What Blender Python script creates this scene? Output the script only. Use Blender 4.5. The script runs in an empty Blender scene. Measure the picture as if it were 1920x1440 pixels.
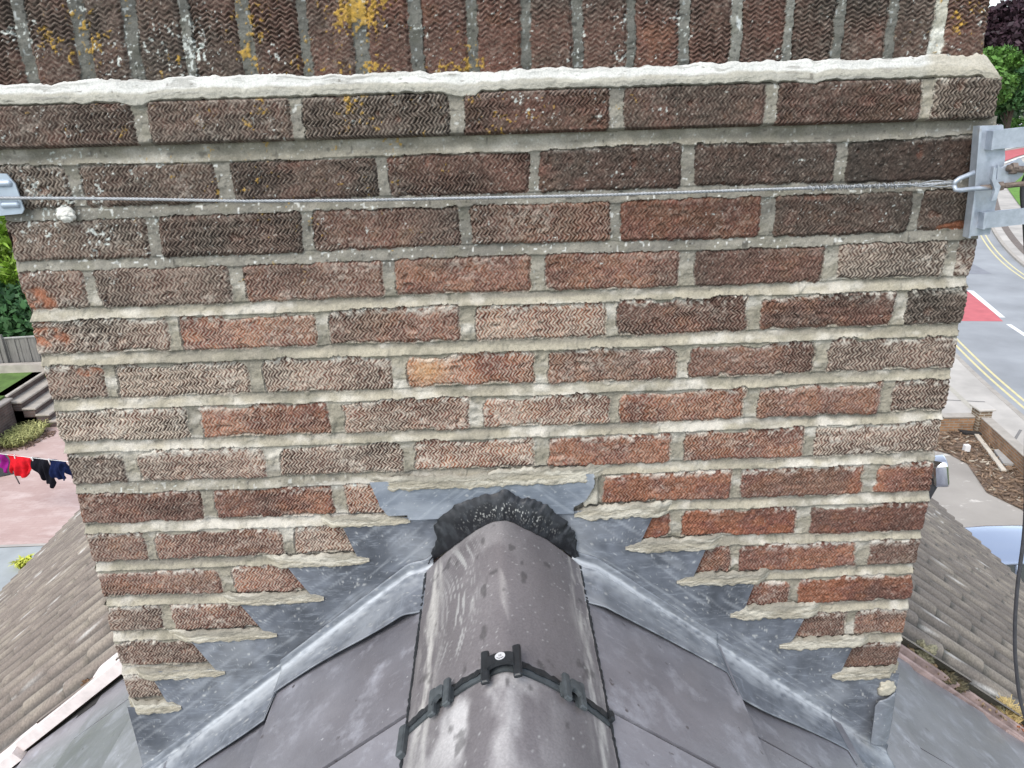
import bpy, math, random
import numpy as np
from mathutils import Vector, Matrix

scene = bpy.context.scene
COL = scene.collection
random.seed(7)
rng = np.random.default_rng(11)

# ------------------------------------------------------------------ camera
cam_d = bpy.data.cameras.new("camera")
cam_d.sensor_width = 36.0
cam_d.lens = 36.0 * 1442.0 / 1920.0
cam_d.clip_start = 0.02
cam_d.clip_end = 5000
cam = bpy.data.objects.new("camera", cam_d)
COL.objects.link(cam)
yaw, pitch, roll = 0.018996, 0.366914, -0.030059
cy, sy, cp, sp = math.cos(yaw), math.sin(yaw), math.cos(pitch), math.sin(pitch)
fwd = Vector((sy * cp, cy * cp, -sp)); rgt = Vector((cy, -sy, 0)); upv = rgt.cross(fwd)
c_, s_ = math.cos(roll), math.sin(roll)
r2 = c_ * rgt + s_ * upv; u2 = -s_ * rgt + c_ * upv
M = Matrix((r2, u2, -fwd)).transposed().to_4x4()
M.translation = Vector((0.04344, -1.14609, 0.41318))
cam.matrix_world = M
scene.camera = cam

# ------------------------------------------------------------------ light
SUN_EL, SUN_AZ = math.radians(52), math.radians(212)     # azimuth clockwise from +y
world = bpy.data.worlds.new("World"); scene.world = world
world.use_nodes = True
wn = world.node_tree
sky = wn.nodes.new("ShaderNodeTexSky")
sky.sky_type = 'NISHITA'; sky.sun_disc = False
sky.sun_elevation = SUN_EL; sky.sun_rotation = SUN_AZ
sky.air_density = 1.0; sky.dust_density = 1.2; sky.ozone_density = 1.0
hs = wn.nodes.new("ShaderNodeHueSaturation"); hs.inputs["Saturation"].default_value = 0.5
wn.links.new(sky.outputs[0], hs.inputs["Color"]); tcw = wn.nodes.new("ShaderNodeTexCoord"); mpw = wn.nodes.new("ShaderNodeMapping"); mpw.inputs["Scale"].default_value = (2.2, 2.2, 6.0)
cn = wn.nodes.new("ShaderNodeTexNoise"); cn.inputs["Scale"].default_value = 2.2; cn.inputs["Detail"].default_value = 7; cn.inputs["Roughness"].default_value = .6
cr = wn.nodes.new("ShaderNodeValToRGB"); cr.color_ramp.elements[0].position = .38; cr.color_ramp.elements[1].position = .66
cr.color_ramp.elements[0].color = (.88, .92, .97, 1); cr.color_ramp.elements[1].color = (1.12, 1.10, 1.05, 1)
mw = wn.nodes.new("ShaderNodeMixRGB"); mw.blend_type = 'MULTIPLY'; mw.inputs[0].default_value = 1
wn.links.new(tcw.outputs["Generated"], mpw.inputs[0]); wn.links.new(mpw.outputs[0], cn.inputs["Vector"]); wn.links.new(cn.outputs["Fac"], cr.inputs[0])
wn.links.new(hs.outputs[0], mw.inputs[1]); wn.links.new(cr.outputs[0], mw.inputs[2]); wn.links.new(mw.outputs[0], wn.nodes["Background"].inputs[0])
wn.nodes["Background"].inputs[1].default_value = 0.15
sun_d = bpy.data.lights.new("sun", 'SUN'); sun_d.energy = 1.1; sun_d.angle = math.radians(32)
sun_d.color = (1.0, 0.95, 0.88)
sun = bpy.data.objects.new("sun", sun_d); COL.objects.link(sun)
sdir = Vector((math.sin(SUN_AZ) * math.cos(SUN_EL), math.cos(SUN_AZ) * math.cos(SUN_EL), math.sin(SUN_EL)))
sun.rotation_euler = sdir.to_track_quat('Z', 'Y').to_euler()
scene.view_settings.view_transform = 'Standard'
scene.view_settings.look = 'None'
scene.view_settings.exposure = 1.08
scene.view_settings.gamma = 1.0

# ------------------------------------------------------------------ noise
def _h(ix, iy, s):
    h = (ix.astype(np.int64) * 374761393 + iy.astype(np.int64) * 668265263 + int(s) * 974634777) & 0xFFFFFFFF
    h = ((h ^ (h >> 13)) * 1274126177) & 0xFFFFFFFF
    h = ((h ^ (h >> 16)) * 2246822519) & 0xFFFFFFFF
    return ((h ^ (h >> 15)) & 0xFFFFFF).astype(np.float32) / np.float32(0xFFFFFF)
def vn(x, y, s=0):
    x = np.asarray(x, np.float64); y = np.asarray(y, np.float64)
    ix = np.floor(x); iy = np.floor(y); fx = (x - ix).astype(np.float32); fy = (y - iy).astype(np.float32)
    fx = fx * fx * (3 - 2 * fx); fy = fy * fy * (3 - 2 * fy)
    a = _h(ix, iy, s); b = _h(ix + 1, iy, s); c = _h(ix, iy + 1, s); d = _h(ix + 1, iy + 1, s)
    return (a + (b - a) * fx) * (1 - fy) + (c + (d - c) * fx) * fy       # 0..1
def fbm(x, y, o=3, s=0):
    r = 0; a = 0.5; t = 0
    for i in range(o):
        r = r + a * vn(x * 2 ** i + 17.3 * i, y * 2 ** i - 9.1 * i, s + i); t += a; a *= 0.5
    return r / t
def sst(a, b, x):
    t = np.clip((x - a) / (b - a), 0, 1); return t * t * (3 - 2 * t)
def mixc(c, k, m):
    return c + (np.asarray(k, np.float32) - c) * m[..., None]
def tri(x):
    x = x - np.floor(x); return np.abs(2 * x - 1)
def hsh(a, b):
    return (math.sin(a * 12.9898 + b * 78.233) * 43758.5453) % 1.0

# ------------------------------------------------------------------ scene helpers
def empty(name, loc=(0, 0, 0), label=None, cat=None, group=None, kind=None):
    o = bpy.data.objects.new(name, None); COL.objects.link(o); o.location = loc
    o.empty_display_size = 0.1
    tag(o, label, cat, group, kind); return o
def tag(o, label=None, cat=None, group=None, kind=None):
    if label: o["label"] = label
    if cat: o["category"] = cat
    if group: o["group"] = group
    if kind: o["kind"] = kind
    return o
def base_of(p):
    b = np.zeros(3)
    while p is not None:
        b += np.array(p.location); p = p.parent
    return b
def npmesh(name, V, F, mat, parent=None, col=None, smooth=True):
    V = np.asarray(V, np.float32).reshape(-1, 3) - base_of(parent).astype(np.float32)
    me = bpy.data.meshes.new(name)
    if isinstance(F, np.ndarray):
        n = F.shape[1]; m = len(F)
        me.vertices.add(len(V)); me.vertices.foreach_set("co", V.ravel())
        me.loops.add(m * n); me.loops.foreach_set("vertex_index", F.astype(np.int32).ravel())
        me.polygons.add(m); me.polygons.foreach_set("loop_start", np.arange(0, m * n, n, dtype=np.int32))
        me.update(calc_edges=True)
    else:
        me.from_pydata([tuple(map(float, v)) for v in V], [], F); me.update()
    me.polygons.foreach_set("use_smooth", np.full(len(me.polygons), smooth))
    if col is not None:
        a = me.color_attributes.new("Col", 'FLOAT_COLOR', 'POINT')
        c = np.ones((len(V), 4), np.float32); c[:, :3] = np.clip(np.asarray(col).reshape(-1, 3), 0, 1)
        a.data.foreach_set("color", c.ravel())
    me.materials.append(mat)
    o = bpy.data.objects.new(name, me); COL.objects.link(o)
    if parent is not None: o.parent = parent
    return o
def gridF(ny, nx):
    i = np.arange(ny * nx).reshape(ny, nx)
    return np.stack([i[:-1, :-1], i[:-1, 1:], i[1:, 1:], i[1:, :-1]], -1).reshape(-1, 4)
def submesh(P, C, F):
    u, inv = np.unique(F.ravel(), return_inverse=True)
    return P.reshape(-1, 3)[u], C.reshape(-1, 3)[u], inv.reshape(F.shape)
class MB:
    """collects shapes; build() links them as one mesh"""
    def __init__(s): s.v = []; s.f = []
    def add(s, vs, fs):
        n = len(s.v); s.v += [tuple(map(float, v)) for v in vs]; s.f += [tuple(i + n for i in f) for f in fs]; return s
    def box(s, c, size, ax=None, bev=0.0):
        ax = ax or (Vector((1, 0, 0)), Vector((0, 1, 0)), Vector((0, 0, 1)))
        c = Vector(c); h = [d / 2 for d in size]
        if bev <= 0:
            vs = [c + ax[0] * (h[0] * i) + ax[1] * (h[1] * j) + ax[2] * (h[2] * k) for i in (-1, 1) for j in (-1, 1) for k in (-1, 1)]
            return s.add(vs, [(0, 1, 3, 2), (4, 6, 7, 5), (0, 4, 5, 1), (2, 3, 7, 6), (0, 2, 6, 4), (1, 5, 7, 3)])
        b = min(bev, min(h) * 0.9); vs = []; rings = []
        prof = [(-h[2], -b), (-h[2] + b, 0), (h[2] - b, 0), (h[2], -b)]
        for z, ins in prof:
            ring = []
            for (sx, sy_) in ((1, 1), (-1, 1), (-1, -1), (1, -1)):
                X = h[0] + ins; Y = h[1] + ins
                pts = [(X, Y - b), (X - b, Y)] if sx * sy_ > 0 else [(X - b, Y), (X, Y - b)]
                for (x, y) in pts:
                    ring.append(len(vs)); vs.append(c + ax[0] * (x * sx) + ax[1] * (y * sy_) + ax[2] * z)
            rings.append(ring)
        fs = []
        for a, d in zip(rings[:-1], rings[1:]):
            for i in range(8): fs.append((a[i], a[(i + 1) % 8], d[(i + 1) % 8], d[i]))
        fs.append(tuple(reversed(rings[0]))); fs.append(tuple(rings[-1]))
        return s.add(vs, fs)
    def tube(s, pts, r, n=8, cap=True):
        pts = [Vector(p) for p in pts]; rs = r if isinstance(r, (list, tuple)) else [r] * len(pts)
        rings = []; vs = []; prev = None
        for i, p in enumerate(pts):
            t = (pts[min(i + 1, len(pts) - 1)] - pts[max(i - 1, 0)]).normalized()
            if prev is None:
                prev = t.orthogonal().normalized()
            a = (prev - t * prev.dot(t)).normalized(); prev = a; b = t.cross(a)
            ring = []
            for k in range(n):
                th = 2 * math.pi * k / n
                ring.append(len(vs)); vs.append(p + (a * math.cos(th) + b * math.sin(th)) * rs[i])
            rings.append(ring)
        fs = []
        for A, B in zip(rings[:-1], rings[1:]):
            for k in range(n): fs.append((A[k], A[(k + 1) % n], B[(k + 1) % n], B[k]))
        if cap: fs.append(tuple(reversed(rings[0]))); fs.append(tuple(rings[-1]))
        return s.add(vs, fs)
    def prism(s, poly, n, h):
        """planar polygon (3D points) extruded by h along n"""
        n = Vector(n).normalized() * h; k = len(poly)
        vs = [Vector(p) for p in poly] + [Vector(p) + n for p in poly]
        fs = [tuple(range(k - 1, -1, -1)), tuple(range(k, 2 * k))] + [(i, (i + 1) % k, (i + 1) % k + k, i + k) for i in range(k)]
        return s.add(vs, fs)
    def build(s, name, mat, parent=None, smooth=False):
        return npmesh(name, np.array(s.v), s.f, mat, parent, None, smooth)

# ------------------------------------------------------------------ materials
class Mat:
    def __init__(s, name):
        s.m = bpy.data.materials.new(name); s.m.use_nodes = True; s.t = s.m.node_tree
        s.b = s.t.nodes["Principled BSDF"]; s._tc = None
    def n(s, typ, **kw):
        nd = s.t.nodes.new("ShaderNode" + typ)
        for k, v in kw.items():
            if hasattr(nd, k): setattr(nd, k, v)
        return nd
    def link(s, a, b): s.t.links.new(a, b)
    def coord(s, scale=(1, 1, 1), rot=(0, 0, 0)):
        if s._tc is None: s._tc = s.n("TexCoord")
        mp = s.n("Mapping"); mp.inputs["Scale"].default_value = scale; mp.inputs["Rotation"].default_value = rot
        s.link(s._tc.outputs["Object"], mp.inputs[0]); return mp.outputs[0]
    def noise(s, scale, detail=4, rough=0.55, stretch=(1, 1, 1), rot=(0, 0, 0)):
        nd = s.n("TexNoise"); nd.inputs["Scale"].default_value = scale; nd.inputs["Detail"].default_value = detail
        nd.inputs["Roughness"].default_value = rough
        s.link(s.coord(stretch, rot), nd.inputs["Vector"]); return nd.outputs["Fac"]
    def ramp(s, fac, a, b, c0=(0, 0, 0), c1=(1, 1, 1)):
        r = s.n("ValToRGB"); r.color_ramp.elements[0].position = a; r.color_ramp.elements[1].position = b
        r.color_ramp.elements[0].color = (*c0, 1); r.color_ramp.elements[1].color = (*c1, 1)
        s.link(fac, r.inputs[0]); return r.outputs[0]
    def mix(s, fac, a, b, mode='MIX'):
        m = s.n("MixRGB", blend_type=mode)
        for i, v in ((0, fac), (1, a), (2, b)):
            if hasattr(v, "node"): s.link(v, m.inputs[i])
            elif i == 0: m.inputs[0].default_value = v
            else: m.inputs[i].default_value = (*v, 1)
        return m.outputs[0]
    def math(s, op, a, b):
        m = s.n("Math", operation=op)
        for i, v in ((0, a), (1, b)):
            if hasattr(v, "node"): s.link(v, m.inputs[i])
            else: m.inputs[i].default_value = v
        return m.outputs[0]
    def attr(s): 
        a = s.n("Attribute"); a.attribute_name = "Col"; return a.outputs["Color"]
    def color(s, c):
        if hasattr(c, "node"): s.link(c, s.b.inputs["Base Color"])
        else: s.b.inputs["Base Color"].default_value = (*c, 1)
        return s
    def rough(s, r):
        if hasattr(r, "node"): s.link(r, s.b.inputs["Roughness"])
        else: s.b.inputs["Roughness"].default_value = r
        return s
    def metal(s, v): s.b.inputs["Metallic"].default_value = v; return s
    def spec(s, v): s.b.inputs["Specular IOR Level"].default_value = v; return s
    def bump(s, h, dist, strength=1.0):
        bp = s.n("Bump"); bp.inputs["Distance"].default_value = dist; bp.inputs["Strength"].default_value = strength
        s.link(h, bp.inputs["Height"]); s.link(bp.outputs[0], s.b.inputs["Normal"]); return s

def mat_vcol(name, rough=0.9, spec=0.3, metal=0.0, nscale=600, amt=0.35, bump=0.0006):
    m = Mat(name); n = m.noise(nscale, 3)
    f = m.ramp(n, 0.25, 0.75, (1 - amt,) * 3, (1 + amt,) * 3)
    m.color(m.mix(1.0, m.attr(), f, 'MULTIPLY')).rough(rough).spec(spec).metal(metal)
    if bump: m.bump(n, bump)
    return m.m
M_brick = mat_vcol("brick_rustic", 0.92, 0.25)
M_mortar = mat_vcol("mortar", 0.9, 0.2, nscale=450, amt=0.18, bump=0.0007)
M_tile = mat_vcol("concrete_tile", 0.8, 0.35, nscale=130, amt=0.3, bump=0.001)

def mat_plain(name, col, rough=0.7, var=0.2, scale=20, metal=0.0, spec=0.4, bump=0.0, stretch=(1, 1, 1)):
    m = Mat(name); n = m.noise(scale, 5, stretch=stretch)
    c = tuple(col)
    m.color(m.ramp(n, 0.3, 0.7, tuple(x * (1 - var) for x in c), tuple(min(1, x * (1 + var)) for x in c)))
    m.rough(rough).metal(metal).spec(spec)
    if bump: m.bump(n, bump)
    return m.m

def make_lead():
    m = Mat("lead_sheet")
    ang = (0, math.radians(38), 0)
    st = m.noise(34, 7, 0.72, (1, 1, 5), ang)
    fl = m.noise(180, 3, 0.6, (1, 1, 1))
    c = m.mix(m.ramp(st, 0.52, .92), m.attr(), (0.36, 0.39, 0.43))
    sp_ = m.ramp(fl, 0.69, 0.77)
    c = m.mix(sp_, c, (0.5, 0.5, 0.48))
    m.color(c); m.metal(0.12); m.spec(0.4)
    m.rough(m.ramp(st, 0.3, 0.75, (0.42,) * 3, (0.62,) * 3))
    m.bump(m.noise(60, 4, 0.6), 0.0009)
    return m.m
M_lead = make_lead()
def make_slate(name="slate_grey"):
    m = Mat(name); g = m.n("NewGeometry")
    big = m.noise(5, 6, 0.6); st = m.noise(8, 7, 0.75, (1, 4, 1)); sc = m.noise(60, 4, 0.7, (1, 7, 1)); cl = m.noise(14, 6, .7)
    c = m.ramp(big, 0.3, 0.75, (0.142, 0.136, 0.148), (0.262, 0.256, 0.276))
    c = m.mix(m.ramp(cl, 0.52, 0.72), c, (0.38, 0.38, 0.41))
    c = m.mix(m.ramp(st, 0.60, 0.85), c, (0.46, 0.46, 0.49))
    c = m.mix(m.ramp(sc, 0.66, 0.78), c, (0.50, 0.50, 0.52))
    c = m.mix(m.ramp(m.noise(130, 3), 0.71, 0.76), c, (0.55, 0.55, 0.55))
    c = m.mix(m.ramp(m.noise(45, 3), 0.68, 0.73), c, (0.10, 0.09, 0.095))
    c = m.mix(1.0, c, m.ramp(g.outputs["Random Per Island"], 0, 1, (0.78, 0.78, 0.80), (1.1, 1.1, 1.12)), 'MULTIPLY')
    m.color(c); m.rough(m.ramp(cl, 0.3, 0.7, (0.30,) * 3, (0.46,) * 3)); m.spec(0.75)
    m.b.inputs['Coat Weight'].default_value = .5; m.b.inputs['Coat Roughness'].default_value = .32
    m.bump(m.noise(40, 5, 0.6), 0.0016)
    return m.m
M_slate = make_slate()
M_ridge = mat_vcol("ridge_concrete", 0.52, 0.5, nscale=300, amt=0.15, bump=0.0004)
M_mastic = mat_vcol("black_mastic", 0.5, 0.45, nscale=90, amt=0.15, bump=0.0003)
M_plastic = mat_plain("black_plastic", (0.022, 0.025, 0.028), 0.42, 0.25, 80)
M_plasticg = mat_plain("grey_plastic", (0.07, 0.08, 0.085), 0.45, 0.25, 80)
M_badge = mat_plain("badge_white", (0.6, 0.6, 0.6), 0.4, 0.1, 200)
M_badge_ink = mat_plain("badge_ink", (0.09, 0.09, 0.1), 0.5, 0.1, 200)
def make_galv():
    m = Mat("galvanised_steel"); n = m.noise(60, 5, 0.65); b = m.noise(16, 3)
    c = m.ramp(n, 0.3, 0.7, (0.33, 0.37, 0.42), (0.52, 0.56, 0.62))
    c = m.mix(m.ramp(b, 0.62, 0.72), c, (0.3, 0.27, 0.24))
    m.color(c).metal(0.45).rough(m.ramp(n, 0.3, 0.7, (0.38,) * 3, (0.6,) * 3)); m.bump(n, 0.0004); return m.m
M_galv = make_galv()
M_zinc = mat_plain("zinc_plate", (0.40, 0.46, 0.53), 0.42, 0.12, 40, metal=0.35)
M_rust = mat_plain("rusty_steel", (0.19, 0.15, 0.125), 0.6, 0.45, 160, metal=0.35, bump=0.0006)
M_chrome = mat_plain("chrome", (0.75, 0.74, 0.76), 0.12, 0.05, 20, metal=1.0)
M_wire = mat_plain("wire_strand", (0.36, 0.37, 0.38), 0.5, 0.25, 300, metal=0.5)
M_blackcable = mat_plain("cable_sheath", (0.06, 0.06, 0.065), 0.5, 0.2, 50)
M_white = mat_plain("white_paint", (0.75, 0.74, 0.72), 0.5, 0.08, 8)
M_verge = mat_plain("cut_tile_edge", (.74, .66, .63), .85, .12, 30, bump=0.001, stretch=(1, 4, 1))
M_gutterstrip = mat_plain("purple_upvc", (.30, .22, .20), .55, .45, 22)
M_moss = mat_plain("dry_moss", (0.10, 0.085, 0.05), 1.0, 0.6, 120, bump=0.004)
M_lichenmoss = mat_plain("pale_moss", (0.28, 0.26, 0.17), 1.0, 0.5, 120, bump=0.004)
M_straw = mat_plain("dry_straw", (0.5, 0.38, 0.17), 0.9, 0.4, 40)
M_redleaf = mat_plain("rusty_leaf", (0.35, 0.13, 0.06), 0.9, 0.4, 40)
M_dark = mat_plain("roof_void", (0.03, 0.028, 0.027), 0.95, 0.3, 30)

# ================================================================== CHIMNEY
XL, XR = -0.668, 0.782
BED = lambda k: -0.075 * (k - 6) - 0.0375
# (redness, lime, dirt) per brick, left to right, and the measured upright joints of each course
COURSES = {
 2: ([-.553, -.339, -.111, .108, .331, .556], [(.2,.5,.8),(.3,.3,.6),(.35,.2,.6),(.6,.2,.4),(.4,.1,.6),(.4,.1,.6),(.2,0,.9)]),
 3: ([-.455, -.229, .004, .227, .454, .676], [(.25,.5,.6),(.35,.3,.5),(.5,.3,.3),(.7,.4,.3),(.75,.15,.35),(.3,.15,.7),(.25,.2,.7)]),
 4: ([-.563, -.344, -.114, .109, .337, .557, .744], [(.4,.5,.5),(.35,.5,.5),(.5,.4,.35),(.65,.3,.3),(.65,.3,.3),(.5,.15,.5),(.3,.7,.5),(.5,.7,.2)]),
 5: ([-.454, -.225, 0, .225, .448, .677], [(.3,.7,.4),(.75,.5,.1),(.6,.4,.3),(.65,.8,.1),(.6,.3,.3),(.5,.15,.4),(.15,.2,.9)]),
 6: ([-.566, -.336, -.113, .112, .339, .561], [(.3,.6,.4),(.35,.9,.3),(.4,.8,.3),(.95,.6,.05),(.6,.4,.3),(.5,.3,.4),(.3,.6,.5)]),
 7: ([-.447, -.22, .006, .231, .456, .68], [(.3,1,.2),(.8,.4,.2),(.55,.7,.2),(.6,.8,.1),(.8,.4,.15),(.6,.3,.3),(.4,.6,.4)]),
 8: ([-.563, -.334, -.11, .108, .336, .56], [(.25,.5,.6),(.4,.7,.3),(.4,.8,.3),(.65,.9,.05),(.75,.3,.2),(.75,.4,.2),(.35,.8,.3)]),
 9: ([-.451, -.23, .0, .205, .441, .671], [(.6,.3,.3),(.75,.3,.2),(.75,.7,.1),(.5,.5,.3),(.8,.2,.2),(.8,.2,.2),(.75,.2,.2)]),
 10: ([-.563, -.327, -.1, .12, .342, .564], [(.4,.4,.4),(.6,.5,.3),(.65,.8,.1),(.5,.5,.3),(.8,.1,.2),(.9,.1,.15),(.65,.1,.4)]),
 11: ([-.445, -.22, 0, .225, .45, .678], [(.6,.4,.3),(.7,.6,.1),(.6,.5,.2),(.5,.5,.3),(.7,.3,.2),(.65,.2,.2),(.3,.2,.6)]),
 12: ([-.56, -.335, -.11, .115, .34, .564], [(.35,.5,.5),(.6,.6,.2),(.5,.5,.3),(.5,.5,.3),(.5,.5,.3),(.7,.3,.2),(.85,.1,.2)]),
 13: ([-.45, -.225, 0, .225, .45, .678], [(.4,.5,.4),(.5,.5,.3),(.5,.5,.3),(.5,.5,.3),(.5,.3,.4),(.5,.3,.4),(.6,.3,.3)]),
 14: ([-.56, -.335, -.11, .115, .34, .565], [(.3,.6,.5),(.5,.5,.3),(.5,.5,.3),(.5,.5,.3),(.5,.5,.3),(.4,.2,.5),(.4,.2,.5)]),
 15: ([-.45, -.225, 0, .225, .45, .675], [(.4,.3,.4)] * 7),
 16: ([-.56, -.335, -.11, .115, .34, .565], [(.4,.3,.4)] * 7),
}
CREST = None
def brick_field(U, V, courses, seed, comb='h', jb=0.0155, jp=0.0185, fresh=None, lichen=None, chip=True):
    """courses: list of (v_low, v_high, joints, params). Returns height (m, outward), brick mask, colours."""
    U = U.astype(np.float64); V = V.astype(np.float64)
    shp = U.shape
    fr = np.full(shp, 0.5, np.float32) if fresh is None else fresh(U, V).astype(np.float32)
    Vw = V + .006 * (fbm(U * 3.1, V * 9, 2, seed) - .5) + .003 * (fbm(U * 22, V * 22, 2, seed + 3) - .5)
    Uw = U + .007 * (fbm(U * 3, V * 11, 2, seed + 5) - .5) + .003 * (fbm(U * 25, V * 25, 2, seed + 6) - .5)
    D = np.full(shp, -1.0); DT = np.full(shp, 0.03); PR = np.full(shp + (3,), .5, np.float32); RID = np.zeros(shp, np.float32)
    BV = np.full(shp, 9.0)               # signed position inside the bed joint, -1 bottom .. 1 top
    VREL = np.zeros(shp, np.float32)
    for ci, (v0, v1, jn, prm) in enumerate(courses):
        sel = (Vw >= v0) & (Vw < v1)
        if not sel.any(): continue
        u = Uw[sel]; v = Vw[sel]
        jj = np.array([-1e3] + list(jn) + [1e3]); idx = np.clip(np.searchsorted(jj, u) - 1, 0, len(jj) - 2)
        jit = np.array([[(hsh(seed + ci, q * 3 + a) - .5) for a in range(4)] for q in range(len(jj))])
        wp = jp / 2 * (1 + .5 * jit[idx, 0])
        dl = u - jj[idx] - wp; dr = jj[idx + 1] - u - jp / 2 * (1 + .5 * jit[np.minimum(idx + 1, len(jj) - 1), 0])
        bb = jb / 2 + .003 * jit[idx, 1]; bt = jb / 2 + .003 * jit[idx, 2]
        db = v - v0 - bb; dt = v1 - v - bt
        dx = np.minimum(dl, dr); dz = np.minimum(db, dt)
        r = .006; qx = np.maximum(r - dx, 0); qz = np.maximum(r - dz, 0)
        d = np.where((qx > 0) & (qz > 0), r - np.hypot(qx, qz), np.minimum(dx, dz))
        D[sel] = d; DT[sel] = dt
        P = np.array([prm[min(q, len(prm) - 1)] for q in range(len(jj) - 1)], np.float32)
        PR[sel] = P[idx]; RID[sel] = np.array([hsh(q + 1.7 * ci, seed + .3) for q in range(len(jj))], np.float32)[idx]
        VREL[sel] = (v - v0) / (v1 - v0)
    # ragged outlines; fresh mortar smears over the top arrises of the bricks below it
    rag = .0045 * (fbm(U * 90, V * 90, 3, seed + 9) - .5) + .003 * (fbm(U * 300, V * 300, 2, seed + 12) - .5)
    smear = fr * (.015 * sst(.46, .82, fbm(U * 16, V * 24, 3, seed + 15)) * sst(.02, .0, DT) + .004 * sst(.5, .8, fbm(U * 40, V * 40, 3, seed + 16)))
    d = D + rag - smear
    brick = d > 0
    # combed zig-zag drag marks
    if comb == 'h':
        a, b = U, V
    else:
        a, b = V, U
    lam, per, amp = .0058, .0138, .0056
    if comb != 'h': lam, per, amp = .0062, .0150, .0046
    wob = .0060 * (fbm(a * 30, b * 30, 2, seed + 20) - .5) + .0034 * (fbm(a * 110, b * 110, 2, seed + 21) - .5) + RID * .02
    q = b / per + RID * 3 + .10 * (fbm(a * 30, b * 4, 2, seed + 22) - .5)
    row = np.floor(q * 2)
    zz = tri(q)
    zz = .5 - .5 * np.cos(np.pi * zz) if comb != 'h' else .8 * zz + .2 * (.5 - .5 * np.cos(np.pi * zz))
    rj = (_h(row, np.floor(RID * 997), seed + 23) - .5) * (.55 if comb == 'h' else .0)
    ph = (a + amp * zz * np.where(RID > .3, 1, -1 if comb == 'h' else 1) + wob) / lam + rj
    sid = np.floor(ph)
    stroke = _h(sid, row + np.floor(RID * 997) * 13, seed + 25)
    crest = .5 + .5 * np.cos(2 * np.pi * ph)
    crest = crest ** (.75 + .6 * stroke)
    worn = (.10 + .90 * sst(.33, .60, fbm(U * 11 + RID * 40, V * 22, 3, seed + 24))) * (.6 + .55 * stroke) * np.clip(.30 + 1.0 * ((RID * 7.31) % 1.0), .3, 1.1)
    rough = fbm(U * 210, V * 210, 3, seed + 28)
    hb = -.0006 + .003 * (RID - .5) - .0037 * (1 - crest) * worn * np.where(comb == 'h', 1, 1.1) - .0042 * (rough - .3) - .004 * sst(.005, 0, d)
    hb += .003 * (fbm(U * 9, V * 9, 2, seed + 30) - .5)
    # mortar: struck joint, deep under the brick above and flush over the brick below
    mrel = np.where(VREL > .5, VREL - 1, VREL)       # + above a joint centre, - below
    bedpos = np.clip(mrel * .075 / (jb / 2), -1, 1)
    inbed = np.abs(mrel) * .075 < jb * .62
    hm = np.where(inbed, -.0042 - .0038 * bedpos, -.0048)
    hm = hm * (.55 + .45 * fr) - .0025 * (1 - fr)
    hm += .0052 * (fbm(U * 42, V * 60, 3, seed + 33) - .5) + .0018 * (fbm(U * 260, V * 260, 2, seed + 36) - .5)
    hm += .0022 * fr * sst(.6, .8, fbm(U * 60, V * 60, 2, seed + 38)) + .0015 * sst(-.004, 0, d) * fr
    # ---- colours
    f1 = fbm(U * 13 + RID * 31, V * 17, 3, seed + 40); f2 = fbm(U * 45, V * 60, 3, seed + 44); f3 = fbm(U * 190, V * 190, 2, seed + 48)
    f4 = vn(U * 330, V * 330, seed + 52)
    red = np.clip(PR[..., 0] + .9 * (f1 - .5) + .5 * (f2 - .5), 0, 1)
    C = np.empty(shp + (3,), np.float32); C[:] = (.082, .052, .041)
    C = mixc(C, (.205, .060, .038), red)
    C = mixc(C, (.29, .105, .045), sst(.62, .95, red * .7 + f2 * .5) * .6)
    dirt = np.clip(PR[..., 2] * (1.5 * f2 + .25) + .5 * sst(.08, .26, V) * (f2 + .1) * (comb == 'h'), 0, 1)
    C = mixc(C, (.036, .031, .025), dirt * .8)
    C = mixc(C, (.04, .030, .026), (1 - crest) * .30 * worn)
    chip = sst(.73, .80, fbm(U * 34 + RID * 50, V * 44, 3, seed + 80)) * (comb == 'h')
    hb = hb - .0035 * chip
    C = mixc(C, (.17, .068, .045), chip * .35)
    C = mixc(C, (.045, .04, .034), sst(.48, .72, fbm(U * 5.5, V * 9, 4, seed + 82)) * .45)
    fg = .4 * f3 + .6 * vn(U * 480, V * 480, seed + 53)
    C = C * (.42 + 1.2 * fg)[..., None]
    C = mixc(C, (.44, .385, .32), sst(.70, .88, fg * .6 + crest * .4) * (.16 + .5 * PR[..., 1]))  # pale glints painted on crest tips, stronger on limed bricks
    C = mixc(C, (.30, .24, .20), sst(.55, .95, crest * stroke) * (.10 + .25 * PR[..., 1]))  # highlight painted along the crest of each comb stroke
    lime = PR[..., 1] * (1 + .35 * fr) * sst(.40, .76, .45 * crest + .35 * f1 + .35 * f3)
    C = mixc(C, (.45, .385, .31), lime * .78)
    C = mixc(C, (.52, .47, .40), PR[..., 1] * sst(.55, .75, fbm(U * 24 + RID * 9, V * 40, 4, seed + 50)) * sst(.45, .62, f3) * .6)
    C = mixc(C, (.56, .53, .46), (fr * sst(.017, .002, DT + .012 * (f2 - .5)) * sst(.42, .6, f3 * .6 + f1 * .4)) * .85)
    C = mixc(C, (.48, .45, .38), sst(.0025, 0, d) * fr * .6)
    C = mixc(C, (.55, .53, .47), sst(.90, .97, f4) * (.25 + .5 * PR[..., 1]))
    H = np.where(brick, hb, hm)
    mort = np.empty(shp + (3,), np.float32); mort[:] = (.235, .22, .185)
    mort = mixc(mort, (.345, .312, .24), fr)
    mort = mort * (.58 + .50 * f2 + .26 * fg)[..., None]
    bp = np.clip(bedpos + 1.1 * (fbm(U * 5, V * 40, 3, seed + 57) - .5), -1, 1)
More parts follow.
